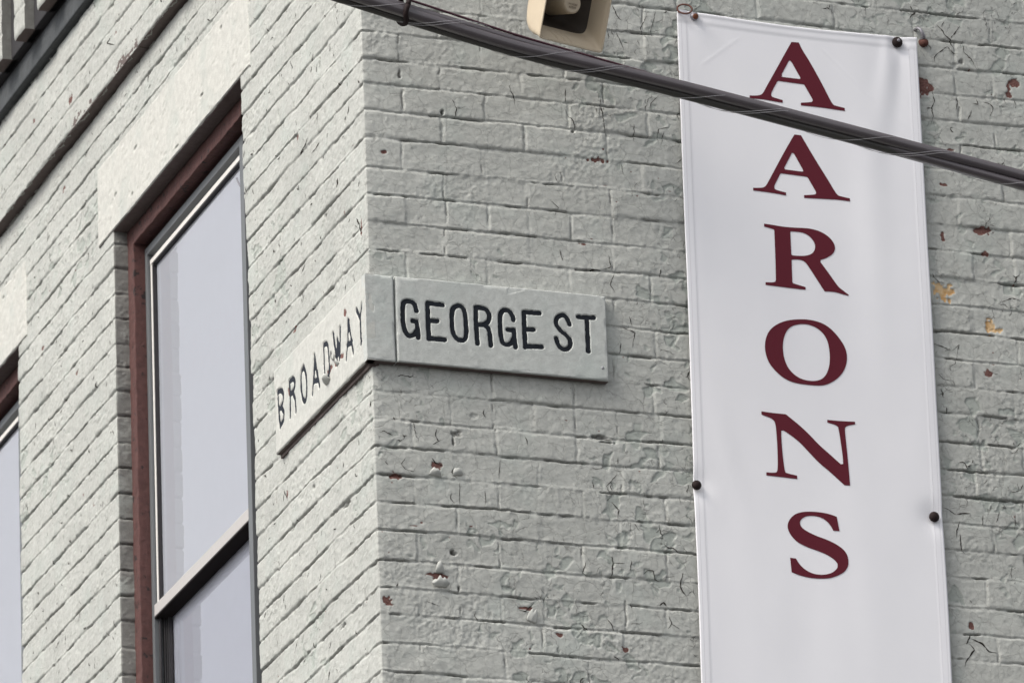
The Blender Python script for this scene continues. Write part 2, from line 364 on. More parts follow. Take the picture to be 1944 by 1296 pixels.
def wall_field(w, z, side):
    """w: metres from the corner along the face, z: height, side: 0 Broadway, 1 George St. Returns outward height and attributes"""
    sd_ = side*1000.0
    h = np.zeros_like(w)
    zw = z + 0.0045*fbm(w*2.6+sd_, z*1.7, 3, 2) + 0.0013*vn(w*8+sd_, z*14, 4) + 0.0014*vn(w*24+sd_, z*22, 5) + 0.0010*vn(w*85+sd_, z*90, 6)
    ww = w + 0.0022*vn(w*25+sd_, z*45, 8) + 0.0012*vn(w*110+sd_, z*110, 9)
    k = np.clip(np.searchsorted(ZC, zw, side='right')-1, 0, len(ZC)-2)
    tb, tt = zw-ZC[k], ZC[k+1]-zw
    # strength of each bed joint along its length: in places a deep dark gap, in places filled with paint
    def bed(kk):
        a = fbm(w*7+sd_+kk*13.7, kk*3.1+0*w, 21, 3); s = np.where(side == 0, 0.65, 0.25)+0.80*sstep(-.40, .35, a)
        g = sstep(np.where(side == 0, -.05, .04), np.where(side == 0, .30, .36), fbm(w*17+sd_+kk*7.7, kk*5.3+0*w, 33, 3))
        return s, g
    st_, gt_ = bed(k+1); sb_, gb_ = bed(k)
    lower = np.clip(1-tt/0.013, 0, 1)                     # the sloping mortar below the line above (weathered joint) belongs to the top of this course
    h -= 0.0030*st_*0.0
    tw = 0.0095+0.0040*vn(w*22+sd_, k*3.3, 23); top = sstep(0, 1, np.clip(1-tt/tw, 0, 1)); h -= (0.0032*st_)*top
    h -= 0.0095*gt_*sstep(0, 1, np.clip(1-tt/0.0040, 0, 1))
    bot = np.clip(1-tb/0.0038, 0, 1)**2; h -= (0.0042*sb_)*bot
    h -= 0.0095*gb_*np.clip(1-tb/0.0022, 0, 1)
    # upright joints
    dv = np.full(w.shape, 1.0); bid = np.zeros(w.shape)
    for kk in np.unique(k):
        for s in (0, 1):
            mk = (k == kk) & (side == s)
            if not mk.any(): continue
            js = JT[s, int(kk)]; a = np.abs(ww[mk]); i = np.clip(np.searchsorted(js, a, side='right')-1, 0, len(js)-2)
            dl = np.where(i == 0, 1.0, a-js[i]); dr = js[i+1]-a
            dv[mk] = np.minimum(np.abs(dl), np.abs(dr)); bid[mk] = i + kk*40 + s*4000
    vs = 0.35+0.75*sstep(-.4, .4, vn(w*9+sd_, z*15, 41))
    h -= 0.0019*vs*sstep(0, 1, np.clip(1-dv/0.0062, 0, 1))
    h -= 0.0030*sstep(.35, .7, vn(w*13+sd_, z*40, 43))*np.clip(1-dv/0.0028, 0, 1)
    jm = np.clip(np.minimum(np.minimum(dv, tb), tt)/0.008, 0, 1)
    r1 = _hash(bid, bid*0+3, 77); r2 = _hash(bid, bid*0+4, 78)
    h += (r1-0.5)*0.0044*jm
    h += (r2-0.5)*0.0020*jm*np.clip((tb-0.036)/0.036, -1, 1)
    # paint lumps, drips and roughness
    h += 0.0010*fbm(w*14+sd_, z*26, 51, 3) + 0.0006*fbm(w*55+sd_, z*75, 52, 3)
    q = fbm(w*16+sd_, z*24, 54, 3)*3.2; fq = q-np.floor(q); lay = sstep(-.25, .35, fbm(w*3.3+sd_, z*4.1, 55, 2))
    h += 0.00028*lay*(np.floor(q)+sstep(.82, .98, fq))*0.8                    # edges of older coats
    jn = np.clip(1-np.minimum(tt, tb)/0.014, 0, 1); h += 0.0022*0.8*jn*fbm(w*75+sd_, z*75, 56, 2)
    h += np.where(side == 0, 0.0009, 0.0006)*np.clip(fbm(w*85+sd_, z*85, 59, 2)-.15, 0, 1)*2
    crumble = sstep(.25, .6, fbm(w*5+sd_, z*6, 57, 2))
    h += 0.0015*crumble*fbm(w*120+sd_, z*120, 58, 2)
    # where the coat has crackled, and chips that have fallen off it
    zone = sstep(.02, .42, fbm(w*2.6+sd_+4, z*3.1, 61, 3) + np.where(side == 1, 0.10+0.22*sstep(.5, 1.6, w), -.18))
    wx, wz = w+0.012*vn(w*50+sd_, z*50, 64), z+0.012*vn(w*50+sd_, z*50+9, 65)
    d1, de, cid = voro(wx*24+sd_, wz*30, 66)
    chip = ((cid < 0.15) & (zone > 0.35)).astype(float)*sstep(0.02, 0.10, de)
    h -= 0.0019*chip
    d1, de, cid = voro(wx*60+sd_, wz*70, 67)
    lift = ((cid < 0.07) & (zone > 0.15)).astype(float)*sstep(0.02, 0.16, de)
    h -= 0.0012*lift
    old = np.maximum(chip, lift*.8)
    rg_ = 0.65+0.35*vn(w*130+sd_, z*130, 83)
    soot = np.clip(np.maximum(gt_*np.clip(1.25-tt/0.0042, 0, 1), gb_*np.clip(1.1-tb/0.0026, 0, 1))*rg_, 0, 1)
    soot = np.maximum(soot, 0.62*st_*np.clip(1.15-tt/0.0042, 0, 1)*np.clip(rg_, 0, 1))
    soot = np.maximum(soot, 0.8*sstep(.35, .7, vn(w*13+sd_, z*40, 43))*np.clip(1-dv/0.0026, 0, 1))
    tone = (r2-0.5)*0.10*jm + 0.08*fbm(w*4+sd_, z*5, 84, 3) - 0.05*sstep(.2, .6, fbm(w*11+sd_, z*2.0, 85, 3))
    peel = np.zeros_like(w); tan = np.zeros_like(w)
    for s, u, zz, ru, rz, at, dp in BLOBS:
        mk = (side == s) & (np.abs(np.abs(w)-u) < ru*2.4) & (np.abs(z-zz) < rz*2.4+.01)
        if not mk.any(): continue
        q = np.hypot((np.abs(w[mk])-u)/ru, (z[mk]-zz)/rz)
        q = q + 0.55*vn(w[mk]*150, z[mk]*150, int(u*999)) + 0.35*vn(w[mk]*60, z[mk]*60, int(zz*999))
        v = np.clip(1.45-q, 0, 1)
        tgt = peel if at == 'peel' else tan
        tgt[mk] = np.maximum(tgt[mk], v)
        h[mk] -= 0.0022*dp*sstep(.3, .6, v)
    tiny = np.clip((vn(w*70+sd_, z*95, 71)-0.90)*9, 0, 1)*sstep(.2, .5, vn(w*9+sd_, z*9, 72))
    peel = np.maximum(peel, tiny*0.9); h -= 0.0008*tiny
    for s, u, zz, ru, rz, dp in PITS:
        mk = (side == s) & (np.abs(np.abs(w)-u) < ru*2.2) & (np.abs(z-zz) < rz*2.2+.004)
        if not mk.any(): continue
        q = np.hypot((np.abs(w[mk])-u)/ru, (z[mk]-zz)/rz) + 0.45*vn(w[mk]*160, z[mk]*160, int(u*777))
        h[mk] -= dp*0.001*sstep(0, .8, np.clip(1.25-q, 0, 1))
        if dp > 4: soot[mk] = np.maximum(soot[mk], sstep(0, .5, np.clip(1.05-q, 0, 1)))
    return h, dict(peel=peel, tan=tan, zone=zone, old=old, soot=soot, tone=tone)

def path_points(poly, res, r=0.004):
    """poly: [(x,y)...] plan outline; res: spacing per segment; corners rounded by r. Returns x, y, nx, ny"""
    P = [Vector((a, b)) for a, b in poly]; X = []
    for i in range(len(P)-1):
        d = (P[i+1]-P[i]); L = d.length; d.normalize(); nrm = (d.y, -d.x)
        a = r if i > 0 else 0.0; b = L-(r if i < len(P)-2 else 0.0)
        cnt = max(2, int((b-a)/res[i])+1)
        for t in np.linspace(a, b, cnt): X.append((P[i].x+d.x*t, P[i].y+d.y*t, nrm[0], nrm[1]))
        if i < len(P)-2:
            d2 = (P[i+2]-P[i+1]).normalized(); n2 = Vector((d2.y, -d2.x)); n1 = Vector(nrm)
            c = P[i+1]-d*r+(-n1)*r if (n1+n2).dot(d) > 0 else None
            for q in (0.25, 0.5, 0.75):
                nn = (n1*(1-q)+n2*q).normalized()
                if c is not None: X.append((c.x+nn.x*r, c.y+nn.y*r, nn.x, nn.y))
    return np.array(X)
def wall_patch(name, poly, res, z0, z1, dz, parent, wfun, mat, base=0.0, ribbons=None, lean=False):
    pp = path_points(poly, res); zs = np.linspace(z0, z1, int((z1-z0)/dz)+1)
    nx_, nz_ = len(pp), len(zs)
    Xg = np.repeat(pp[:, 0][None, :], nz_, 0); Yg = np.repeat(pp[:, 1][None, :], nz_, 0)
    NX = np.repeat(pp[:, 2][None, :], nz_, 0); NY = np.repeat(pp[:, 3][None, :], nz_, 0)
    Zg = np.repeat(zs[:, None], nx_, 1)
    w, side = wfun(Xg, Yg, NX, NY)
    h, at = wall_field(w, Zg, side)
    # both faces must agree at the outer corner
    hc, _ = wall_field(np.zeros((nz_, 1)), zs[:, None]+0.0, np.ones((nz_, 1), dtype=int))
    near = np.exp(-(np.abs(w)/0.010)**2)
    h = h*(1-near) + np.repeat(hc, nx_, 1)*near - 0.0015*near + base
    if lean: Yg = Yg + sstep(.55, .93, Yg)*np.interp(Zg, [6.4, 7.0, 7.7, 8.3, 8.65], [-.034, -.030, -.022, .002, .012])
    co = np.stack([Xg+NX*h, Yg+NY*h, Zg], -1).reshape(-1, 3)
    idx = np.arange(nz_*nx_).reshape(nz_, nx_)
    f = np.stack([idx[:-1, :-1], idx[:-1, 1:], idx[1:, 1:], idx[1:, :-1]], -1).reshape(-1, 4)
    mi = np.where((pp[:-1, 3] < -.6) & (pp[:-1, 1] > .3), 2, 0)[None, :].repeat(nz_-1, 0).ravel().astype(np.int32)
    at = {k: v.ravel() for k, v in at.items()}
    if ribbons:
        rv, rf = ribbons; f = np.concatenate([f, rf+len(co)]); co = np.concatenate([co, rv]); mi = np.concatenate([mi, np.ones(len(rf), np.int32)])
        at = {k: np.concatenate([v, np.zeros(len(rv))]) for k, v in at.items()}
    me = np_mesh(name, co, f, at)
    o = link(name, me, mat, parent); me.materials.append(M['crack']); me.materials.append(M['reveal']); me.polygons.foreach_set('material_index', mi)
    return o
def w_corner(X, Y, NX, NY):
    side = np.where(-NY > -NX, 1, 0)
    w = np.where(side == 1, X, -Y)
    jamb = (NY > 0.5) | ((NY < -0.5) & (Y > 0.3))                    # reveals of the window openings
    w = np.where(jamb, -(Y + 0.0) - X, w); side = np.where(jamb, 0, side)
    return w, side

CRACKS = [
 (1,1.6,[[0.2325,8.2293],[0.2379,8.2168],[0.2433,8.2054],[0.2405,8.1932],[0.2387,8.1775]]), (1,1.0,[[0.2432,8.2054],[0.2571,8.2074],[0.2683,8.2129]]), (1,1.5,[[0.389,8.2851],[0.385,8.2793],[0.3904,8.2667],[0.3994,8.2461],[0.399,8.2339]]),
 (1,1.6,[[0.5328,8.2343],[0.5358,8.2215],[0.5494,8.2061],[0.5558,8.19],[0.5511,8.1655]]), (1,1.9,[[0.6273,8.2745],[0.6252,8.255],[0.6312,8.2292],[0.6332,8.1933],[0.6404,8.1701]]), (1,1.5,[[0.7128,8.2138],[0.7107,8.168]]),
 (1,1.3,[[0.8061,8.214],[0.7792,8.2064],[0.775,8.189],[0.7776,8.1724]]), (1,1.2,[[0.534,8.291],[0.5336,8.2525]]), (1,1.2,[[0.7835,8.2964],[0.7611,8.2744],[0.7593,8.2625],[0.7694,8.2486]]),
 (1,1.6,[[0.1622,7.36],[0.158,7.3417],[0.1647,7.3263],[0.1789,7.333]]), (1,1.2,[[0.1647,7.3263],[0.1498,7.3163]]), (1,1.4,[[0.2874,7.4211],[0.2834,7.41],[0.292,7.3982]]),
 (1,1.3,[[0.3888,7.3586],[0.3937,7.3482],[0.3951,7.336]]), (1,1.0,[[0.0299,7.2666],[0.0279,7.2597],[0.0345,7.2549]]), (1,1.3,[[0.081,7.2782],[0.0666,7.2592],[0.0769,7.2478],[0.0979,7.2425],[0.1092,7.2629]]),
 (1,2.0,[[0.1453,7.2839],[0.1555,7.2705],[0.1748,7.2651]]), (1,1.6,[[0.2013,7.2621],[0.1974,7.2493],[0.211,7.2345]]), (1,2.4,[[0.5709,7.3711],[0.5943,7.3711],[0.6176,7.3684]]),
 (1,1.2,[[0.6305,7.3262],[0.6296,7.3081]]), (1,1.5,[[0.6285,7.283],[0.598,7.2482],[0.608,7.2293]]), (1,1.3,[[0.5626,7.2599],[0.5651,7.24]]),
 (1,2.0,[[0.6108,7.21],[0.6279,7.1901],[0.6233,7.1685]]), (1,1.2,[[0.2811,7.2104],[0.2814,7.175]]), (1,1.4,[[0.1937,7.1958],[0.1914,7.1816],[0.2014,7.1718]]),
 (1,1.1,[[0.216,7.226],[0.2139,7.1693]]), (1,1.0,[[0.3236,7.2922],[0.3181,7.2456]]), (1,2.0,[[0.6027,7.068],[0.6068,7.0522],[0.6027,7.0382],[0.6003,7.0151]]),
 (1,1.2,[[0.6068,7.0522],[0.6371,7.0524]]), (1,1.5,[[0.6538,7.0606],[0.6492,7.0353]]), (1,1.2,[[0.5348,7.0509],[0.5292,7.0299],[0.5254,7.0204],[0.5374,7.0134]]),
 (1,2.0,[[0.7885,7.0429],[0.7828,7.0251],[0.7784,7.0065],[0.788,6.9889],[0.7959,6.9803]]), (1,1.4,[[0.6832,7.0286],[0.6948,7.041],[0.7085,7.0401],[0.7144,7.0196],[0.7262,7.0136]]), (1,1.9,[[0.5853,6.909],[0.5971,6.8891],[0.5995,6.8768]]),
 (1,1.7,[[0.7455,6.9283],[0.7515,6.908],[0.7413,6.8936]]), (1,1.2,[[0.7515,6.908],[0.7716,6.896]]), (1,1.1,[[0.6441,6.9008],[0.6672,6.9014],[0.6768,6.9068]]),
 (1,3.4,[[0.7221,6.9521],[0.7336,6.9616],[0.7396,6.9529]]), (1,2.2,[[0.3538,6.9149],[0.3571,6.9138],[0.3731,6.9104],[0.3898,6.9264],[0.397,6.9338]]), (1,1.2,[[0.1194,6.9163],[0.1555,6.9059]]),
 (1,1.6,[[0.2453,6.8997],[0.2436,6.8878],[0.2525,6.8749]]), (1,2.6,[[1.5582,8.5751],[1.5695,8.5661],[1.5786,8.5505],[1.5932,8.5384],[1.5939,8.5251],[1.6034,8.5142]]), (1,1.4,[[1.5792,8.5875],[1.5694,8.5713]]),
 (1,2.0,[[1.5934,8.5419],[1.6024,8.5531],[1.6227,8.5805]]), (1,1.4,[[1.6272,8.5422],[1.6268,8.5084],[1.6491,8.4906],[1.6611,8.4649]]), (1,1.8,[[1.5834,8.519],[1.555,8.497],[1.5458,8.486],[1.5466,8.4727]]),
 (1,1.3,[[1.5834,8.519],[1.5991,8.5019],[1.6117,8.5017]]), (1,1.8,[[1.5346,8.3908],[1.5379,8.361],[1.5283,8.3432],[1.5316,8.3204],[1.5275,8.303]]), (1,1.5,[[1.514,8.3417],[1.5283,8.3432]]),
 (1,1.7,[[1.5994,8.3798],[1.6033,8.3715],[1.5957,8.3437]]), (1,1.6,[[1.6397,8.3484],[1.6262,8.3204]]), (1,1.5,[[1.6552,8.3829],[1.6585,8.3673],[1.644,8.3686]]),
 (1,1.5,[[1.6723,8.376],[1.6925,8.3724],[1.7006,8.3616],[1.6902,8.3373]]), (1,2.4,[[1.5472,6.9441],[1.5323,6.9159]]), (1,3.0,[[1.5464,6.9316],[1.5761,6.9213],[1.5918,6.9017],[1.6137,6.8993]]),
 (1,2.6,[[1.5412,6.9186],[1.5532,6.9029],[1.5295,6.8719],[1.5243,6.857]]), (1,2.2,[[1.5261,7.2534],[1.546,7.2594],[1.5656,7.26]]), (1,1.2,[[1.4907,7.2703],[1.5061,7.2661],[1.5261,7.2534]]),
 (1,1.6,[[1.5356,7.2373],[1.5254,7.211],[1.522,7.19]]), (1,2.0,[[1.5334,7.2034],[1.535,7.1613],[1.543,7.1535]]), (1,1.3,[[1.6006,7.2602],[1.5965,7.2294]]),
 (1,1.5,[[1.6465,7.2724],[1.6358,7.241]]), (1,1.2,[[1.6886,7.2676],[1.686,7.2285]]), (1,1.4,[[1.5014,7.8922],[1.519,7.8716],[1.5362,7.8705]]),
 (1,1.6,[[1.4922,7.7033],[1.5194,7.6974],[1.544,7.6884]]), (1,1.2,[[1.544,7.6884],[1.5646,7.7072],[1.5531,7.6625]]), (1,1.8,[[1.69,7.8337],[1.7184,7.847],[1.7455,7.8391]]),
 (1,1.4,[[1.3908,7.7036],[1.3947,7.697]]), (1,1.5,[[0.6299,7.8575],[0.6354,7.8245],[0.6113,7.8152]]), (1,2.0,[[0.5623,7.8062],[0.5862,7.8127],[0.6098,7.8123]]),
 (1,1.5,[[0.643,7.8071],[0.6305,7.7781],[0.6435,7.7571]]), (1,1.5,[[0.5022,7.8588],[0.5078,7.8287]]), (1,1.3,[[0.6784,7.6993],[0.6842,7.6748]]),
 (1,1.5,[[0.6562,7.6694],[0.6903,7.656],[0.6815,7.6164]]), (1,1.2,[[0.6515,7.6274],[0.6473,7.5966]]), (1,1.4,[[0.6673,8.5339],[0.6828,8.5012],[0.6951,8.4911]]),
 (1,1.3,[[0.6781,8.4605],[0.6971,8.4126]]), (1,1.3,[[0.7626,8.513],[0.7424,8.4749],[0.7556,8.4548]]), (1,1.2,[[0.7875,8.5302],[0.7705,8.4708],[0.7768,8.4543]]),
 (1,1.2,[[0.7931,8.2021],[0.7843,8.1658]]), (1,1.2,[[-0.0138,7.7294],[0.0607,7.7229]]), (1,1.6,[[0.0598,7.7393],[0.0598,7.7159]]),
 (1,1.0,[[0.0577,7.7157],[0.0552,7.64],[0.0575,7.5855],[0.0581,7.5227]]), (1,2.2,[[0.0576,7.6307],[0.0587,7.602]]), (1,1.0,[[0.2744,7.5647],[0.2935,7.5637],[0.3091,7.5775]]),
 (1,1.0,[[0.32,7.5415],[0.3544,7.5474],[0.3676,7.5349]]), (1,1.2,[[0.676,8.105],[0.679,8.0771]]), (1,1.3,[[0.4825,7.9867],[0.5026,7.9678],[0.4905,7.9456]]),
 (0,3.2,[[0.0784,7.9193],[0.0565,7.897],[0.0513,7.8673]]), (0,2.2,[[0.4174,8.27],[0.4322,8.257],[0.4662,8.2508],[0.5084,8.2469]]), (0,2.0,[[0.333,8.2238],[0.3614,8.2162],[0.3901,8.2147]]), (0,1.4,[[0.2052,8.0759],[0.2074,8.0514]]), (0,1.4,[[0.0464,8.0085],[0.0599,7.9914]]), (0,2.0,[[0.6815,7.4202],[0.6553,7.3834]]), (0,1.6,[[0.158,7.7455],[0.1441,7.7223],[0.1575,7.7066],[0.1319,7.6806]]), (0,1.5,[[0.4667,7.9476],[0.5013,7.9322]]), (0,1.5,[[0.1889,8.3066],[0.1629,8.3244]]), (0,1.5,[[0.382,8.4562],[0.3555,8.4741]]), (0,1.6,[[0.8689,7.1337],[0.8461,7.1541]]), (0,1.5,[[0.631,6.9747],[0.6041,7.0004]]), (0,1.5,[[2.4431,7.6407],[2.417,7.6626]]), (0,1.5,[[2.6696,7.6371],[2.6335,7.6485]]), (0,1.6,[[2.6871,8.8467],[2.6552,8.8585]]), (0,1.5,[[1.8094,9.0844],[1.8302,9.0617]]), (0,2.0,[[1.9312,9.1657],[1.9805,9.1624],[1.9137,9.1302]])]
def crack_ribbons():
    """dark open splits in the paint: the traced ones and many small ones, as tapering slivers on the wall surface"""
    R = random.Random(5); jobs = [(s, wmm, pts) for s, wmm, pts in CRACKS]
    def walk(s, u, z, ang, L, wmm, depth=0):
        pts = [(u, z)]; n_ = max(2, int(L/.004))
        for i in range(n_):
            ang += R.gauss(0, .42); u += cos(ang)*L/n_; z += sin(ang)*L/n_; pts.append((u, z))
            if depth == 0 and R.random() < 0.16: walk(s, u, z, ang+R.choice((-1, 1))*R.uniform(.6, 1.3), L*R.uniform(.2, .5), wmm*.7, 1)
        jobs.append((s, wmm, pts))
    for _ in range(900):
        s = 1; u = R.uniform(.01, 2.05) if R.random() < .6 else R.uniform(.5, 2.05); z = R.uniform(6.6, 8.95)
        zn = float(sstep(.02, .42, fbm(np.array([u*2.6+1004.]), np.array([z*3.1]), 61, 3)+.10+.22*float(sstep(.5, 1.6, u)))[0])
        if R.random() > .10+.9*zn: continue
        a = -pi/2+R.gauss(0, .45) if R.random() < .7 else R.choice((0, pi))+R.gauss(0, .3)
        if R.random() < .55:
            z = float(ZC[np.argmin(abs(ZC-z))])+R.uniform(-.002, .002); a = R.choice((-1, 1))*pi/2+R.gauss(0, .3)
        walk(s, u, z, a, R.uniform(.006, .045), R.choice((.45, .5, .6, .8, 1.2, 1.9)))
        if R.random() < .3:
            for _q in range(R.randint(2, 4)): walk(s, u+R.gauss(0, .022), z+R.gauss(0, .018), -pi/2+R.gauss(0, .6), R.uniform(.006, .022), R.choice((.4, .6, 1.0)), 1)
    for _ in range(1300):
        u = R.uniform(.01, 3.4); z = R.uniform(6.6, 9.33)
        if (ZL0-.1 < z < ZL1 and (.83 < u < 2.22 or u > 2.87)): continue
        if z < ZL0 and (.92 < u < 2.08 or u > 2.97): continue
        walk(0, u, z, R.choice((-1, 1))*pi/2+R.gauss(0, .5), R.uniform(.006, .026), R.choice((.7, 1.0, 1.4, 2.2)), 1)
    V, F = [], []
    for s, wmm, pts in jobs:
        P_ = np.array(pts); d = np.r_[0, np.cumsum(np.hypot(*np.diff(P_, axis=0).T))]
        t = np.linspace(0, d[-1], max(3, int(d[-1]/.0022)+1)); u = np.interp(t, d, P_[:, 0]); z = np.interp(t, d, P_[:, 1])
        ju = vn(t*220, t*0+len(V)*.37, 5)*.0011; u = u+ju
        du, dz = np.gradient(u), np.gradient(z); L = np.hypot(du, dz)+1e-9; nu_, nz_ = -dz/L, du/L
        prof = np.sin(pi*np.clip(t/d[-1], .02, .98))**.6*(.7+.5*vn(t*160, t*0+len(V)*.11, 7)); hw = wmm*.00078*np.clip(prof, .15, 1.3)*(1 if s else 1.6)
        for sg in (-1, 1):
            uu, zz = u+nu_*hw*sg, z+nz_*hw*sg
            w_ = uu if s else -uu
            h, _ = wall_field(w_, zz, np.full(len(uu), s)); h = h+.0008
            if s == 0: h = h+np.where(zz > Z_BAND, .032, 0)
            if s: q = np.stack([uu, -h, zz], -1)
            else: q = np.stack([-h, uu, zz], -1)
            if sg == -1: A = q
            else: B = q
        b0 = sum(len(v) for v in V); n_ = len(u); V.append(np.concatenate([A, B]))
        i = np.arange(n_-1)+b0; F.append(np.stack([i, i+1, i+1+n_, i+n_], -1))
    return np.concatenate(V), np.concatenate(F)
bld = empty('brick_building', (0, 0, 0), 'corner building of thickly painted cracked grey-white brick', 'building')
FINE = 0.0022; FB = 0.0036
WIN = [(0.93, 2.065), (2.99, 4.125)]
E1 = 5.0
wall_patch('wall', [(0.075, .93), (0, .93), (0, 0), (2.15, 0)], [.004, FB, FINE], 6.45, ZL0, FINE, bld, w_corner, M['brick'], ribbons=crack_ribbons(), lean=True)
wall_patch('wall', [(0.075, 2.99), (0, 2.99), (0, 2.065), (0.041, 2.065)], [.006, FB, .0022], 6.45, ZL0, FINE, bld, w_corner, M['brick'])
wall_patch('wall', [(0, E1), (0, 4.125), (0.041, 4.125)], [.02, .01], 6.45, ZL0, .006, bld, w_corner, M['brick'])
wall_patch('wall', [(0, 4.3), (0, 0), (2.15, 0)], [FB, FINE], ZL0, Z_BAND, FINE, bld, w_corner, M['brick'])
BD = 0.032
wall_patch('wall', [(-BD, 4.3), (-BD, -BD), (2.15, -BD)], [FB*1.3, .01], Z_BAND, Z_CORN+.02, .0026, bld, w_corner, M['brick'])
box('string_course_soffit', -BD+.002, 0.2, 0.0, 6.0, Z_BAND+.001, Z_BAND+.03, M['underside_shade'], bld)
box('string_course_soffit', 0.0, 6.0, -BD+.002, 0.2, Z_BAND+.001, Z_BAND+.03, M['brick'], bld)
# the plainer rest of the building, outside the picture
box('wall', 0.004, 0.3, 4.32, 9.0, 0.14, 10.2, M['flat_brick'], bld)
box('wall', 0.004, 0.3, 0.3, 4.318, 0.14, 6.448, M['flat_brick'], bld)
box('wall', 0.004, 2.149, 0.004, 0.298, 0.14, 6.448, M['flat_brick'], bld)
box('wall', 2.151, 7.0, 0.004, 0.3, 0.14, 10.2, M['flat_brick'], bld)
box('wall', 0.02, 2.149, 0.02, 0.298, 9.08, 10.2, M['flat_brick'], bld)
box('wall', 0.02, 0.3, 0.3, 4.318, 9.08, 10.2, M['flat_brick'], bld)

# stone lintels, a few millimetres proud, with a dressed but worn face
def stone_slab(name, axis, a0, a1, z0, z1, front, back, mat, parent, origin=None, res=.004, groove=None, amp=1.0, label=None, edge=.004, ends=(True, True), blobs=(), seed=0, pits=()):
    """axis 'L': face looks -X, runs along Y;  'R': face looks -Y, runs along X. front/back are distances outward from the wall plane"""
    us = np.linspace(a0, a1, int((a1-a0)/res)+1); zs = np.linspace(z0, z1, int((z1-z0)/min(res, .0025))+1)
    U, Z = np.meshgrid(us, zs)
    s_ = seed*31.0+500
    e = np.minimum(Z-z0, z1-Z)
    if ends[0]: e = np.minimum(e, U-a0)
    if ends[1]: e = np.minimum(e, a1-U)
    h = front - 0.0035*np.clip(1-e/edge, 0, 1)**2
    rag = sstep(0, 1, np.clip(1-e/0.010, 0, 1))*sstep(.1, .6, vn(U*30+s_, Z*30, 90+seed)); h -= 0.0022*rag
    h += amp*(0.0010*fbm(U*9+s_, Z*14, 91, 3)+0.0006*fbm(U*50+s_, Z*50, 92, 3))
    zone = sstep(0.0, .35, fbm(U*4+s_, Z*6, 93, 2))
    wx, wz = U+0.012*vn(U*50, Z*50, 94), Z+0.012*vn(U*50, Z*50+9, 95)
    d1, de, cid = voro(wx*26+s_, wz*30, 96)
    h -= 0.0010*((cid < 0.03) & (zone > .2)).astype(float)*sstep(.02, .1, de)
    peel = np.zeros_like(U); tan = np.zeros_like(U)
    for u, zz, ru, rz, dp in blobs:
        q = np.hypot((U-u)/ru, (Z-zz)/rz)+0.6*vn(U*150, Z*150, int(u*999))+0.35*vn(U*60, Z*60, int(zz*999))
        v = np.clip(1.45-q, 0, 1); peel = np.maximum(peel, v); h -= 0.0018*dp*sstep(.3, .6, v)
    soot = np.zeros_like(U)
    for u, zz, dp in pits:
        q = np.hypot((U-u)/.012, (Z-zz)/.005)+0.5*vn(U*150, Z*150, int(u*999)); v = np.clip(1.2-q, 0, 1); h -= dp*.001*sstep(0, .8, v); soot = np.maximum(soot, sstep(.15, .6, v))
    sp = np.clip((fbm(U*40+s_, Z*55, 97, 2)-.52)*8, 0, 1)*(1 if pits else .12); h -= .0012*sp
    if groove is not None: h -= groove(U, Z)
    def pos(u, hh, z): return (-hh, u, z) if axis == 'L' else (u, -hh, z)
    nz, nu = U.shape
    # rim column/rows going back to the wall
    Ue = np.pad(U, 1, mode='edge'); Ze = np.pad(Z, 1, mode='edge'); He = np.pad(h, 1, mode='edge')
    He[0, :] = back; He[-1, :] = back; He[:, 0] = back; He[:, -1] = back
    at = {k: np.pad(v, 1, mode='edge').ravel() for k, v in dict(peel=peel, tan=tan, zone=zone, soot=soot).items()}
    co = np.stack([-He, Ue, Ze] if axis == 'L' else [Ue, -He, Ze], -1).reshape(-1, 3)
    nz += 2; nu += 2; idx = np.arange(nz*nu).reshape(nz, nu)
    f = np.stack([idx[:-1, :-1], idx[:-1, 1:], idx[1:, 1:], idx[1:, :-1]], -1)
    if axis == 'L': f = f[..., ::-1]
    rim = np.zeros(f.shape[:2], dtype=np.int32); rim[0, :] = 1
    me = np_mesh(name, co, f.reshape(-1, 4), at)
    o = link(name, me, mat, parent, origin)
    me.materials.append(M['underside_shade']); me.polygons.foreach_set('material_index', rim.ravel()); me.set_sharp_from_angle(angle=radians(50))
    if label: o['label'] = label
    return o
LIN = [(0.857, 2.195), (2.897, 4.235)]
for i, (a, b) in enumerate(LIN):
    stone_slab('lintel', 'L', a, b, ZL0-.002, ZL1, 0.0042, -0.06, M['stone'], bld, res=.005, seed=i+1, amp=1.1, edge=.003, pits=[(a+R_, z_, 6) for R_, z_ in ((1.17, 8.735), (.98, 8.80), (.22, 8.84), (.62, 8.66), (.40, 8.72), (1.02, 8.68))])

box('shade_strip', -.0050, .02, .002, .684, 7.5045, 7.5130, M['underside_shade'], bld)  # dark strip that widens the painted shade band under the BROADWAY stone
for a, b in LIN: box('lintel_soffit', .001, .0395, a+.074, b-.131, ZL0-.0035, ZL0-.0021, M['underside_shade'], bld)  # thin dark plate, painting the shade under each lintel
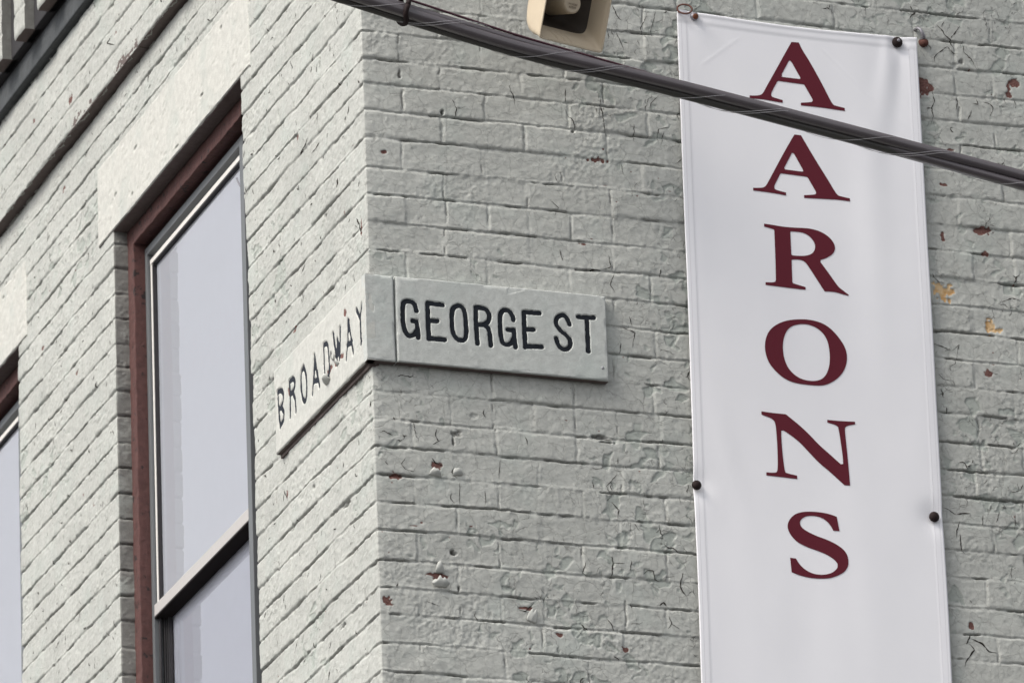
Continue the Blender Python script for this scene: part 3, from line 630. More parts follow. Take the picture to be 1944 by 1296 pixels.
# cornice: brick courses corbelled out, dark painted, with a row of brick dentils
box('cornice_board', -0.055, 0.0, -0.055, 6.0, Z_CORN, 9.420, M['cornice'], bld, .004)
box('cornice_board', 0.001, 6.0, -0.055, 0.0, Z_CORN, 9.420, M['cornice'], bld, .004)
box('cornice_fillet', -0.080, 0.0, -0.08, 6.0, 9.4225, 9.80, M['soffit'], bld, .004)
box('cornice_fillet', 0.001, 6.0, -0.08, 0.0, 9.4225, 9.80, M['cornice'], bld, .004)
d0 = None
def dentil_mesh():
    us = np.linspace(0, .097, 16); zs = np.linspace(0, .36, 60)
    U, Z = np.meshgrid(us, zs); e = np.minimum(np.minimum(U, .097-U), Z)
    h = 0.0 - 0.004*np.clip(1-e/.006, 0, 1)**2 + 0.002*fbm(U*30, Z*30, 5, 3)
    zz = (Z % 0.072); h -= 0.004*np.clip(1-np.minimum(zz, .072-zz)/.005, 0, 1)*(Z > .02)
    Ue = np.pad(U, 1, mode='edge'); Ze = np.pad(Z, 1, mode='edge'); He = np.pad(h, 1, mode='edge')
    for sl_ in (np.s_[0, :], np.s_[-1, :], np.s_[:, 0], np.s_[:, -1]): He[sl_] = -.055
    co = np.stack([-He, Ue, Ze], -1).reshape(-1, 3); nz, nu = Ue.shape; idx = np.arange(nz*nu).reshape(nz, nu)
    f = np.stack([idx[:-1, :-1], idx[:-1, 1:], idx[1:, 1:], idx[1:, :-1]], -1)[..., ::-1]
    z0 = np.zeros(nz*nu)
    me = np_mesh('dentil', co, f.reshape(-1, 4), dict(peel=z0, tan=z0, zone=z0+.5))
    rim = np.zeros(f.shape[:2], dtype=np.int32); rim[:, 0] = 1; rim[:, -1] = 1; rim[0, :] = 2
    for m_ in (M['brick'], M['reveal'], M['underside_shade']): me.materials.append(m_)
    me.polygons.foreach_set('material_index', rim.ravel()); me.set_sharp_from_angle(angle=radians(50)); return me
dme = dentil_mesh()
yy = 2.521 - 0.228*8
while yy < 5.9:
    o = bpy.data.objects.new('dentil', dme); COL.objects.link(o); o.parent = bld; o.location = (-0.112, yy, 9.4225); yy += 0.228
box('cornice_shelf', -0.16, 0.0, -0.16, 6.0, 9.784, 9.95, M['cornice'], bld, .01)
box('roof', -0.45, 7.0, -0.45, 9.0, 10.2, 10.35, M['cornice'], bld, .02)
box('frieze', -0.14, 7.0, -0.14, 9.0, 9.952, 10.198, M['flat_brick'], bld, .01)

# curling flakes of paint that stand off the wall
def flake(u, z, wd_, ht, curl, side=1, rot=0.0, mat=None, base=0.003, parent=None):
    us = np.linspace(-.5, .5, 11); vs_ = np.linspace(0, 1, 9); U, V = np.meshgrid(us, vs_)
    rg = (1+0.22*vn(V*3+u*99, U*0+z*31, 3))*(1-0.30*np.abs(2*V-.8)**2.5/1.2); xx = U*wd_*rg; zz = V*ht*(1+0.30*vn(U*4+z*77, V*0+u, 4)-.35*(2*U)**4)
    out_ = base + curl*np.sin(pi*(.04+.72*V))*(1-0.55*(2*U)**2) + 0.30*curl*V*(U+.5)
    c, s = cos(rot), sin(rot); a, b_ = xx*c-zz*s, xx*s+zz*c
    if side == 1: co = np.stack([u+a, -out_, z+b_], -1)
    else: co = np.stack([-out_, u-a, z+b_], -1)
    n_, m_ = U.shape; idx = np.arange(n_*m_).reshape(n_, m_)
    f = np.stack([idx[:-1, :-1], idx[:-1, 1:], idx[1:, 1:], idx[1:, :-1]], -1)
    z0 = np.zeros(n_*m_)
    me = np_mesh('paint_flake', co.reshape(-1, 3), f.reshape(-1, 4), dict(peel=z0, tan=z0, zone=z0))
    o = link('paint_flake', me, mat or M['flake'], parent or bld)
    md = o.modifiers.new('thickness', 'SOLIDIFY'); md.thickness = 0.0007
    return o
flake(.157, 6.953, .042, .026, .010, base=.001); flake(.156, 6.989, .026, .024, .008, rot=0.05, base=.001)
flake(.152, 7.236, .034, .018, .010, rot=-.15, base=.001); flake(.212, 7.242, .026, .018, .007, rot=.1, base=.001)
flake(.386, 6.884, .026, .030, .005, rot=-.3, base=.001)
BANNER_LETTERS = [
 ('A', [[[1.1452,8.476],[1.165,8.4769],[1.1734,8.457],[1.1902,8.4305],[1.22,8.3741],[1.238,8.3367],[1.2453,8.322],[1.2513,8.3148],[1.2622,8.3128],[1.2804,8.3102],[1.2808,8.302],[1.2507,8.3034],[1.2106,8.3049],[1.1613,8.3048],[1.1617,8.3121],[1.1838,8.3154],[1.193,8.3173],[1.195,8.3212],[1.1926,8.3273],[1.1727,8.363],[1.1018,8.3655],[1.0887,8.3426],[1.0815,8.3281],[1.0821,8.3218],[1.0874,8.3187],[1.1126,8.3141],[1.1122,8.3068],[1.085,8.3084],[1.0615,8.3108],[1.023,8.3096],[1.0234,8.3173],[1.0438,8.3191],[1.0549,8.3225],[1.0607,8.3286],[1.0768,8.3577],[1.1008,8.3987],[1.1251,8.4416],[1.1372,8.4622]],[[1.1374,8.4274],[1.1422,8.4215],[1.1662,8.3765],[1.1097,8.3774]]]),
 ('A', [[[1.1395,8.2238],[1.1571,8.2235],[1.1659,8.208],[1.1932,8.1601],[1.2249,8.1089],[1.2414,8.0798],[1.25,8.0702],[1.2608,8.0682],[1.2807,8.0657],[1.2811,8.0576],[1.2512,8.0591],[1.2165,8.0574],[1.1564,8.0545],[1.1568,8.0618],[1.1806,8.0655],[1.1889,8.0676],[1.1905,8.0728],[1.1819,8.0882],[1.1684,8.1125],[1.0963,8.1147],[1.0832,8.0907],[1.0767,8.0774],[1.0776,8.0712],[1.0829,8.0681],[1.1083,8.0641],[1.1079,8.0563],[1.0787,8.0587],[1.0517,8.0601],[1.0192,8.0604],[1.0196,8.0676],[1.0414,8.0699],[1.0506,8.073],[1.0563,8.079],[1.0723,8.1077],[1.1024,8.1615],[1.1225,8.1962]],[[1.1318,8.1763],[1.1349,8.173],[1.1603,8.1249],[1.1045,8.1264]]]),
 ('R', [[[1.0438,7.9741],[1.0735,7.9726],[1.0933,7.971],[1.1204,7.9713],[1.1531,7.9734],[1.1749,7.9728],[1.1946,7.9685],[1.2122,7.9604],[1.2261,7.9482],[1.2334,7.9337],[1.2327,7.9219],[1.2257,7.9104],[1.2125,7.901],[1.1994,7.8943],[1.1874,7.8905],[1.1984,7.8763],[1.2135,7.8562],[1.2286,7.8344],[1.2387,7.8219],[1.2475,7.8165],[1.2631,7.8055],[1.2621,7.8027],[1.2432,7.8063],[1.2271,7.8092],[1.2108,7.8094],[1.1981,7.8082],[1.1914,7.8183],[1.1765,7.8419],[1.1549,7.8756],[1.1472,7.8838],[1.1392,7.8866],[1.1266,7.8867],[1.1135,7.885],[1.1126,7.8625],[1.1122,7.8222],[1.1229,7.8197],[1.147,7.8149],[1.1466,7.8077],[1.1204,7.8078],[1.0754,7.8088],[1.0386,7.8097],[1.039,7.8169],[1.0543,7.8179],[1.0643,7.8199],[1.0672,7.8232],[1.0684,7.851],[1.0699,7.9049],[1.0707,7.9606],[1.064,7.9626],[1.0434,7.966]],[[1.1141,7.9605],[1.1344,7.9612],[1.1488,7.9603],[1.1612,7.9553],[1.1716,7.9464],[1.1782,7.9354],[1.1794,7.9247],[1.176,7.9136],[1.1674,7.9047],[1.1544,7.8993],[1.1344,7.8969],[1.1136,7.8963],[1.1135,7.9272]]]),
 ('O', [[[1.1322,7.7283],[1.1539,7.7286],[1.1753,7.7258],[1.1948,7.7196],[1.2122,7.7079],[1.2293,7.6899],[1.2434,7.669],[1.2494,7.6482],[1.2482,7.6267],[1.2406,7.6047],[1.2268,7.5857],[1.2079,7.5697],[1.1838,7.5578],[1.1603,7.5551],[1.1261,7.5552],[1.0976,7.5579],[1.0748,7.5664],[1.0541,7.5822],[1.0373,7.6019],[1.0295,7.6242],[1.0277,7.647],[1.0319,7.6687],[1.041,7.6873],[1.0552,7.702],[1.0757,7.7146],[1.1014,7.7236]],[[1.1315,7.7158],[1.1513,7.7155],[1.1708,7.7093],[1.1864,7.6975],[1.1963,7.6824],[1.2015,7.6633],[1.2028,7.6385],[1.2005,7.6134],[1.1929,7.5914],[1.1812,7.5762],[1.1664,7.5686],[1.1483,7.566],[1.1268,7.5676],[1.1075,7.5756],[1.0921,7.5892],[1.0823,7.606],[1.0772,7.6268],[1.0762,7.6516],[1.0807,7.6751],[1.0908,7.6956],[1.1059,7.7086]]]),
 ('N', [[[1.0098,7.4736],[1.0392,7.472],[1.075,7.472],[1.0853,7.4642],[1.1094,7.4469],[1.135,7.4246],[1.1604,7.3986],[1.1861,7.378],[1.2066,7.3605],[1.2216,7.3477],[1.2217,7.3741],[1.2186,7.4126],[1.2151,7.4458],[1.2137,7.4518],[1.2067,7.4565],[1.1854,7.4604],[1.1858,7.4675],[1.2182,7.4672],[1.2605,7.4689],[1.2602,7.4621],[1.2428,7.4579],[1.2335,7.4527],[1.2316,7.4455],[1.2325,7.4209],[1.2346,7.3788],[1.2367,7.299],[1.2218,7.2986],[1.2107,7.3082],[1.1834,7.3321],[1.1577,7.351],[1.1323,7.3768],[1.1103,7.3995],[1.0897,7.4153],[1.0603,7.4324],[1.0594,7.4003],[1.0608,7.3601],[1.0632,7.3287],[1.0656,7.3184],[1.0771,7.3159],[1.0962,7.3132],[1.0964,7.3045],[1.0729,7.3051],[1.0445,7.3061],[1.0142,7.3067],[1.0147,7.3149],[1.0307,7.3151],[1.0415,7.3167],[1.045,7.3219],[1.0467,7.3466],[1.0477,7.3817],[1.0472,7.4221],[1.0458,7.4448],[1.0418,7.4532],[1.0331,7.4586],[1.0208,7.4619],[1.0094,7.4653]]]),
 ('S', [[[1.1959,7.2144],[1.201,7.1773],[1.1848,7.1769],[1.1776,7.1911],[1.1658,7.2032],[1.1519,7.2099],[1.1342,7.2119],[1.118,7.2102],[1.1052,7.2042],[1.0976,7.1948],[1.0971,7.1861],[1.102,7.1778],[1.114,7.1701],[1.1384,7.1599],[1.163,7.1533],[1.1892,7.1432],[1.2081,7.1308],[1.218,7.1177],[1.2205,7.0988],[1.2179,7.0847],[1.2063,7.0698],[1.1879,7.0597],[1.1679,7.052],[1.1428,7.0491],[1.1143,7.0494],[1.0897,7.0535],[1.0679,7.0604],[1.0659,7.0975],[1.0811,7.097],[1.0896,7.0829],[1.1031,7.0701],[1.1221,7.0613],[1.1433,7.0592],[1.1631,7.062],[1.1795,7.0694],[1.19,7.0807],[1.1911,7.0912],[1.1849,7.1002],[1.1677,7.1119],[1.1433,7.1203],[1.1117,7.129],[1.0874,7.1392],[1.0722,7.1544],[1.0642,7.1694],[1.0635,7.1833],[1.0702,7.1978],[1.0824,7.2101],[1.0971,7.2175],[1.1205,7.2221],[1.1491,7.2227],[1.174,7.2205]]]),
]
GEORGE = [
 ('G', [[[0.1126,7.6512],[0.11,7.665],[0.1041,7.6729],[0.0934,7.675],[0.0826,7.6724],[0.078,7.6635],[0.0772,7.6401],[0.0773,7.6153],[0.0808,7.5971],[0.0874,7.5869],[0.0949,7.5837],[0.1043,7.5885],[0.1116,7.5985]],[[0.1017,7.6239],[0.1124,7.6241],[0.1141,7.6049],[0.1151,7.5818]]]),
 ('E', [[[0.1418,7.6739],[0.1419,7.6308],[0.1425,7.582]],[[0.1418,7.6739],[0.1811,7.6733]],[[0.1426,7.6285],[0.1657,7.6299]],[[0.1425,7.5825],[0.1825,7.5827]]]),
 ('O', [[[0.2213,7.6748],[0.2103,7.6699],[0.2045,7.6585],[0.2034,7.6273],[0.2049,7.6057],[0.2106,7.5923],[0.2211,7.584],[0.235,7.5868],[0.2401,7.5997],[0.2403,7.6246],[0.239,7.6524],[0.2364,7.6662],[0.2305,7.6742],[0.2213,7.6748]]]),
 ('R', [[[0.2669,7.6745],[0.2665,7.6426],[0.268,7.5806]],[[0.2669,7.6745],[0.2847,7.6754],[0.2969,7.6704],[0.3023,7.6584],[0.3006,7.6443],[0.2925,7.6349],[0.2799,7.6306],[0.266,7.6309]],[[0.2892,7.6307],[0.2982,7.6238],[0.3009,7.6116],[0.3027,7.5792]]]),
 ('G', [[[0.364,7.6516],[0.3614,7.6646],[0.354,7.674],[0.3432,7.6761],[0.3336,7.6697],[0.3293,7.6584],[0.3289,7.6366],[0.3291,7.6117],[0.3315,7.5948],[0.3374,7.5861],[0.3458,7.5845],[0.3553,7.5893],[0.362,7.6008]],[[0.3482,7.6244],[0.3645,7.6251],[0.3651,7.6026],[0.3666,7.581]]]),
 ('E', [[[0.3921,7.6745],[0.392,7.6347],[0.3923,7.5834]],[[0.3921,7.6745],[0.4333,7.6753]],[[0.3926,7.6293],[0.4159,7.6308]],[[0.3924,7.5858],[0.4352,7.5874]]]),
 ('S', [[[0.5112,7.6538],[0.5056,7.6689],[0.4973,7.6767],[0.4863,7.6749],[0.4766,7.6662],[0.4746,7.655],[0.4788,7.6445],[0.4892,7.633],[0.5013,7.6248],[0.5103,7.6147],[0.5113,7.6023],[0.5061,7.5909],[0.4966,7.5861],[0.4858,7.589],[0.4784,7.5977],[0.4743,7.6129]]]),
 ('T', [[[0.534,7.6755],[0.5755,7.6771]],[[0.5566,7.6737],[0.5568,7.6425],[0.5575,7.5879]]]),
]
BROADWAY = [
 ('B', [[[0.6607,7.6701],[0.6573,7.6348],[0.6486,7.5762]],[[0.6606,7.6707],[0.6338,7.6688],[0.6165,7.6516],[0.6202,7.632],[0.6375,7.6236],[0.6541,7.6232]],[[0.6375,7.6236],[0.6154,7.6026],[0.62,7.5834],[0.6486,7.5762]]]),
 ('R', [[[0.5669,7.665],[0.5645,7.6192],[0.5681,7.5755]],[[0.5668,7.6657],[0.541,7.6662],[0.5256,7.6537],[0.529,7.6376],[0.5439,7.6309],[0.5625,7.6306]],[[0.5439,7.6309],[0.5275,7.606],[0.5231,7.5734]]]),
 ('O', [[[0.456,7.666],[0.4772,7.6571],[0.48,7.6236],[0.4726,7.59],[0.4567,7.5733],[0.44,7.5784],[0.4355,7.6077],[0.4406,7.6439],[0.456,7.666]]]),
 ('A', [[[0.3699,7.6649],[0.3786,7.6216],[0.3928,7.5736]],[[0.3699,7.6649],[0.3584,7.6213],[0.3394,7.5733]],[[0.3824,7.6007],[0.3477,7.5934]]]),
 ('D', [[[0.2992,7.6667],[0.3002,7.6208],[0.2943,7.5726]],[[0.2992,7.6667],[0.2745,7.6628],[0.2646,7.6387],[0.2619,7.6002],[0.2672,7.5748],[0.2943,7.5726]]]),
 ('W', [[[0.226,7.6691],[0.203,7.5806],[0.1965,7.6429],[0.1834,7.5888],[0.1727,7.6649]]]),
 ('A', [[[0.1126,7.6633],[0.12,7.6134],[0.1337,7.5709]],[[0.1126,7.6633],[0.0995,7.6229],[0.0827,7.5693]],[[0.1258,7.6036],[0.0889,7.5987]]]),
 ('Y', [[[0.0485,7.6668],[0.0249,7.6361]],[[0.0076,7.6653],[0.0249,7.6361]],[[0.0249,7.6361],[0.0235,7.5984],[0.023,7.5713]]]),
]
# ------------------------------------------------------------------ carved lettering helpers
def seg_dist(PX, PY, pts):
    d = np.full(PX.shape, 9.0)
    for (x0, y0), (x1, y1) in zip(pts, pts[1:]):
        dx, dy = x1-x0, y1-y0; L = dx*dx+dy*dy+1e-12
        t = np.clip(((PX-x0)*dx+(PY-y0)*dy)/L, 0, 1)
        d = np.minimum(d, np.hypot(PX-(x0+t*dx), PY-(y0+t*dy)))
    return d
def inside(PX, PY, ring):
    c = np.zeros(PX.shape, dtype=bool)
    for (x0, y0), (x1, y1) in zip(ring, ring[1:]+ring[:1]):
        if y0 == y1: continue
        c ^= ((y0 > PY) != (y1 > PY)) & (PX < (x1-x0)*(PY-y0)/(y1-y0)+x0)
    return c
def poly_sdf(PX, PY, rings):
    d = np.full(PX.shape, 9.0); ins = np.zeros(PX.shape, dtype=bool)
    for r in rings:
        d = np.minimum(d, seg_dist(PX, PY, r+r[:1])); ins ^= inside(PX, PY, r)
    return np.where(ins, -d, d)
def chaikin(ring, n=1, closed=True):
    for _ in range(n):
        o = []
        prs = zip(ring, ring[1:]+ring[:1]) if closed else zip(ring, ring[1:])
        if not closed: o.append(ring[0])
        for a, b in prs:
            o.append([a[0]*.75+b[0]*.25, a[1]*.75+b[1]*.25]); o.append([a[0]*.25+b[0]*.75, a[1]*.25+b[1]*.75])
        if not closed: o.append(ring[-1])
        ring = o
    return ring
def round_curves(ring, n):
    """corner cutting that keeps the sharp corners of a letter"""
    P_ = [(Vector(p), False) for p in ring]
    for i, (p, _) in enumerate(P_):
        a = (p-P_[i-1][0]); b_ = P_[(i+1) % len(P_)][0]-p
        P_[i] = (p, a.angle(b_) > .62)
    for _ in range(n):
        o = []
        for i, (p, hard) in enumerate(P_):
            if hard: o.append((p, True)); continue
            a, b_ = P_[i-1][0], P_[(i+1) % len(P_)][0]
            o.append((p*.75+a*.25, False)); o.append((p*.75+b_*.25, False))
        P_ = o
    return [list(p) for p, _ in P_]
def shape_mesh(name, sdf, bb, res, to3d):
    """mesh of the region sdf<0, its outline snapped on to the zero line"""
    us = np.arange(bb[0]-res*2, bb[1]+res*3, res); vs = np.arange(bb[2]-res*2, bb[3]+res*3, res)
    U, V = np.meshgrid(us, vs); S = sdf(U, V); ins = S < 0
    cell = ins[:-1, :-1] | ins[:-1, 1:] | ins[1:, 1:] | ins[1:, :-1]
    e = res*0.2
    gx = (sdf(U+e, V)-sdf(U-e, V))/(2*e); gy = (sdf(U, V+e)-sdf(U, V-e))/(2*e); g = np.maximum(np.hypot(gx, gy), .3)
    mv = np.where(S > 0, np.minimum(S, res*1.4), 0); U2 = U-gx/g*mv; V2 = V-gy/g*mv
    used = np.zeros(S.shape, bool); used[:-1, :-1] |= cell; used[:-1, 1:] |= cell; used[1:, 1:] |= cell; used[1:, :-1] |= cell
    idx = -np.ones(S.shape, int); idx[used] = np.arange(used.sum())
    f = np.stack([idx[:-1, :-1], idx[:-1, 1:], idx[1:, 1:], idx[1:, :-1]], -1)[cell]
    return np_mesh(name, to3d(U2[used], V2[used]), f)
def bbox(rings):
    a = [p for r in rings for p in r]; return min(p[0] for p in a), max(p[0] for p in a), min(p[1] for p in a), max(p[1] for p in a)

# ------------------------------------------------------------------ the two street name stones
ZS0, ZS1 = 7.5135, 7.737
GL = [(k, [chaikin(s, 1, False) if len(s) > 4 else s for s in st]) for k, st in GEORGE]
BL = [(k, [chaikin(s, 1, False) if (len(s) > 5 and k != 'W') else s for s in st]) for k, st in BROADWAY]
WG, WB = 0.0066, 0.0077      # half widths of the strokes
def strokes_sdf(st, hw, jit):
    def f(U, V):
        d = np.full(U.shape, 9.0)
        for s in st: d = np.minimum(d, seg_dist(U, V, s))
        return d - hw + 0.0007*vn(U*160, V*160, jit)
    return f
def groove_of(letters, hw, depth):
    bbs = [(bbox(st), strokes_sdf(st, hw, 5+i)) for i, (k, st) in enumerate(letters)]
    def g(U, Z):
        r = np.zeros_like(U)
        for bb, f in bbs:
            mk = (U > bb[0]-.02) & (U < bb[1]+.02) & (Z > bb[2]-.02) & (Z < bb[3]+.02)
            r[mk] = np.maximum(r[mk], depth*sstep(0.0010, -0.0014, f(U[mk], Z[mk])))
        return r
    return g
gs = empty('street_sign', (0.333, 0, ZS0), 'carved stone name plate reading GEORGE ST in dark capitals', 'street sign')
stone_slab('plaque', 'R', 0.0600, 0.6085, ZS0+.001, ZS1+.0005, 0.023, -0.004, M['plaque_right'], gs, res=.0016, groove=groove_of(GL, WG, .0032), amp=.55, seed=7, edge=.003)
for i, (k, st) in enumerate(GL):
    me = shape_mesh('letter', strokes_sdf(st, WG-.0002, 5+i), bbox([[ [p[0]+s*WG, p[1]+s*WG] for p in r for s in (-1, 1)] for r in st]), .0018,
                    lambda u, v: np.stack([u, -(0.0208+0.0006*fbm(u*50, v*50, 9, 2)), v], -1))
    link('letter', me, M['ink'], gs)
bm = bmesh.new(); lathe(bm, (0.592, -.0222, 7.5475), (0, -1, 0), [(0, .004), (.0016, .0035), (.0022, 0)], 16)
link('full_stop', bm_mesh('full_stop', bm, True), simple('faded_grey_paint', (.33, .34, .36)), gs)

bs = empty('street_sign', (0, 0.33, ZS0), 'foreshortened carved corner stone reading BROADWAY, peeling under the W', 'street sign')
PB = [(.258, 7.586, .018, .010, 1.2), (.270, 7.568, .012, .006, 1.), (.215, 7.592, .006, .010, .8), (.163, 7.588, .012, .008, .6), (.132, 7.694, .008, .010, .8), (.108, 7.660, .008, .012, .5), (.570, 7.640, .006, .012, .6)]
stone_slab('plaque', 'L', -0.0224, 0.684, ZS0, ZS1, 0.018, -0.004, M['plaque_left'], bs, res=.0022, groove=groove_of(BL, WB, .0032), amp=.9, seed=9, edge=.004, blobs=PB, ends=(False, True))
stone_slab('plaque_end', 'R', -0.0180, 0.0560, ZS0, ZS1, 0.0225, -0.004, M['plaque_right'], bs, res=.002, amp=.9, seed=11, edge=.004, ends=(False, True), blobs=[(-.006, 7.653, .006, .018, 1.2)])
for i, (k, st) in enumerate(BL):
    me = shape_mesh('letter', strokes_sdf(st, WB-.0002, 5+i), bbox([[ [p[0]+s*WB, p[1]+s*WB] for p in r for s in (-1, 1)] for r in st]), .0018,
                    lambda u, v: np.stack([-(0.0158+0.0006*fbm(u*50, v*50, 9, 2)), u, v], -1))
    me.flip_normals(); link('letter', me, M['ink_left'], bs)
flake(.262, 7.556, .030, .022, .016, side=0, rot=.3, base=.019, parent=bs); flake(.225, 7.600, .020, .022, .012, side=0, rot=-.4, base=.019, parent=bs)
flake(.190, 7.575, .016, .016, .008, side=0, rot=.2, base=.018, parent=bs)

# ------------------------------------------------------------------ windows
def make_window(y0, y1, label):
    w_ = empty('sash_window', (0.05, (y0+y1)/2, 6.0), label, 'window', 'sash windows in the side wall')
    zb = 6.2
    # old red brown timber frame (jambs and head), set back 4 cm
    rj = y1-0.052
    def wood(name, x0, x1, a0, a1, c0, c1):
        o = box(name, x0, x1, a0, a1, c0, c1, M['red_wood'], w_, 0.0025); return o
    fm = bmesh.new()
    add_box(fm, .040, .200, rj, y1+.03, zb, ZL0+.0, .003)
    add_box(fm, .0402, .200, y0+.02, rj-.0005, 8.590, ZL0-.004, .003)
    add_box(fm, .0404, .150, y0-.01, y0+.045, zb, 8.5895, .003)
    bmesh.ops.subdivide_edges(fm, edges=[e for e in fm.edges if e.calc_length() > .5], cuts=120, use_grid_fill=True)
    for v in fm.verts:
        v.co.x += 0.0016*float(vn(np.array([v.co.y*40+v.co.z*7]), np.array([v.co.z*40]), 3)[0])
    f_ = link('frame', bm_mesh('frame', fm), M['red_wood'], w_)
    A = 0.072
    # aluminium storm frame with tracks
    al = bmesh.new()
    ly1 = rj-0.0005; ly0 = ly1-0.019; ry0, ry1 = y0+0.219, y0+0.251
    add_box(al, A, A+.055, ly0, ly1, zb, 8.576, .0015)                       # far jamb
    add_box(al, A, A+.055, ry0, ry1, zb, 8.576, .0015)                       # near jamb
    add_box(al, A+.0003, A+.055, ry1+.0003, ly0-.0003, 8.553, 8.5757, .0015) # head
    link('storm_frame', bm_mesh('storm_frame', al), M['alu'], w_)
    tr_ = bmesh.new()
    for q in (0, .012, .024): add_box(tr_, A+.012+q, A+.016+q, ly0-.012, ly0-.0004, zb, 7.512, .0006)
    add_box(tr_, A+.0405, A+.0412, ly0-.031, ly0-.0004, zb, 7.5100, .0002); add_box(tr_, A+.028, A+.0404, ly0-.020, ly0-.0166, zb, 7.5100, .0006); add_box(tr_, A+.030, A+.0404, ly0-.031, ly0-.0285, zb, 7.5100, .0006)
    add_box(tr_, A+.020, A+.045, y0+.046, ry0-.001, zb, 8.552, .001)
    link('sash_track', bm_mesh('sash_track', tr_), M['alu_dark'], w_)
    # upper sash
    us = empty_part('upper_sash', w_)
    b_ = bmesh.new()
    add_box(b_, A+.008, A+.026, ry1+.001, ly0-.001, 8.524, 8.538, .001)
    add_box(b_, A+.0083, A+.026, ly0-.0135, ly0-.004, 7.55, 8.5235, .001)
    link('bead', bm_mesh('bead', b_), M['white_bead'], us)
    add_ = bmesh.new(); add_box(add_, A+.0105, A+.026, ly0-.0175, ly0-.0140, 7.55, 8.5195, .0005); add_box(add_, A+.0105, A+.026, ry1+.001, ly0-.0180, 8.5195, 8.5235, .0005)
    link('gasket', bm_mesh('gasket', add_), M['alu_dark'], us)
    pane('pane', A+.020, ry1-.002, ly0-.015, 7.54, 8.522, us)
    r_ = bmesh.new(); add_box(r_, A+.0005, A+.030, ry1+.0005, ly0-.0005, 7.516, 7.549, .002)
    link('meeting_rail', bm_mesh('meeting_rail', r_), M['rail'], us)
    box('rail_underside', A+.001, A+.0440, ry1+.0008, ly0-.0008, 7.5105, 7.5135, M['rail_dark'], us)  # added black plate, paints the shade below the rail
    ls = empty_part('lower_sash', w_)
    l_ = bmesh.new(); add_box(l_, A+.0306, A+.045, ry1+.0005, ly0-.0005, 7.514, 7.530, .001)
    link('meeting_rail', bm_mesh('meeting_rail', l_), M['alu_dark'], ls)
    pane('pane', A+.0415, ry1-.002, ly0-.029, zb, 7.5100, ls)
    # blind and dark room behind
    box('blind', A+.0225, A+.0240, y0+.05, ly0-.004, 7.5305, 8.551, M['blind'], w_)
    box('blind', A+.0445, A+.046, y0+.05, ly0-.0005, zb, 7.529, M['blind_low'], w_)
    box('room_back', .201, .215, y0-.04, y1+.04, zb, 8.68, M['soffit'], w_)
    return w_
def empty_part(name, parent):
    o = bpy.data.objects.new(name, None); COL.objects.link(o); o.parent = parent; return o
def pane(name, x, y0, y1, z0, z1, parent):
    ys = np.linspace(y0, y1, 20); zs = np.linspace(z0, z1, 30); Y, Z = np.meshgrid(ys, zs)
    X = x + 0.0004*fbm(Y*1.5, Z*1.5, 12, 2)
    co = np.stack([X, Y, Z], -1).reshape(-1, 3); idx = np.arange(Y.size).reshape(Y.shape)
    f = np.stack([idx[:-1, :-1], idx[1:, :-1], idx[1:, 1:], idx[:-1, 1:]], -1).reshape(-1, 4)
    o = link(name, np_mesh(name, co, f), M['glass'], parent); return o
W0 = make_window(*WIN[0], 'tall oxblood framed sash window shown whole beside the corner')
W1 = make_window(*WIN[1], 'sash window cut off by the left edge of the photo, only its corner showing')

# thin tubes at the panes that stand in for a wire's reflection
tube('wire_reflection', [(.0925, 1.27, 8.50), (.0925, 1.25, 8.475), (.0925, 1.23, 8.455), (.0925, 1.21, 8.425), (.0925, 1.19, 8.395)], .0022, M['bolt_steel'], W0, 8)
tube('wire_reflection', [(.0905, 3.02, 7.83), (.0905, 3.06, 7.84), (.0905, 3.12, 7.83), (.0905, 3.18, 7.80), (.0905, 3.24, 7.74), (.0905, 3.30, 7.70)], .0024, M['bolt_steel'], W1, 8)

# ------------------------------------------------------------------ banner
bn = empty('banner', (1.16, 0, 6.3), 'long white hanging banner with maroon letters AARONS down it', 'banner')
BTL, BTR, BBL, BBR = (0.838, 8.532), (1.4922, 8.5254), (0.8105, 6.35), (1.4760, 6.35)
def cloth_out(x, z):
    """how far the cloth stands off the wall"""
    o = 0.018 + 0.003*fbm(x*2.2, z*1.3, 201, 2) + 0.0016*fbm(x*7, z*2.0, 202, 2)
    # folds that run down from the top knob and between the knobs
    t = np.clip((8.50-z)/0.5, 0, 1); cx = 1.437-0.045*t-0.05*t*t
    o = o + 0.0028*np.exp(-((x-cx+0.028)/(0.014+0.05*t))**2)*np.exp(-((8.44-z)/0.20)**2)
    o = o - 0.0025*np.exp(-((x-cx-0.012)/(0.012+0.04*t))**2)*np.exp(-((8.46-z)/0.22)**2)
    o = o + 0.004*np.exp(-((x-1.335)/.05)**2)*np.exp(-((z-8.05)/.35)**2)
    o = o + 0.0012*np.exp(-((x-(0.89+(7.45-z)*.25))/.03)**2)*np.exp(-((z-7.35)/.12)**2)
    o = o - 0.006*np.exp(-(np.hypot(x-.827, z-7.264)/.035)**2) - 0.006*np.exp(-(np.hypot(x-1.458, z-7.236)/.035)**2)
    o = o - 0.005*np.exp(-(np.hypot(x-1.437, z-8.507)/.03)**2) - 0.004*np.exp(-(np.hypot(x-.882, z-8.517)/.03)**2)
    # creases where it was folded
    for (ax, az, bx, bz) in ((.90, 8.39, 1.00, 8.47), (1.23, 8.465, 1.36, 8.34), (1.42, 8.30, 1.47, 8.26)):
        dx, dz = bx-ax, bz-az; L = math.hypot(dx, dz); s = ((x-ax)*dx+(z-az)*dz)/L; q = ((x-ax)*dz-(z-az)*dx)/L
        o = o + 0.0007*np.exp(-(q/.0022)**2)*sstep(-.01, .01, s)*sstep(L+.01, L-.01, s)
    return o
nu, nv = 170, 520
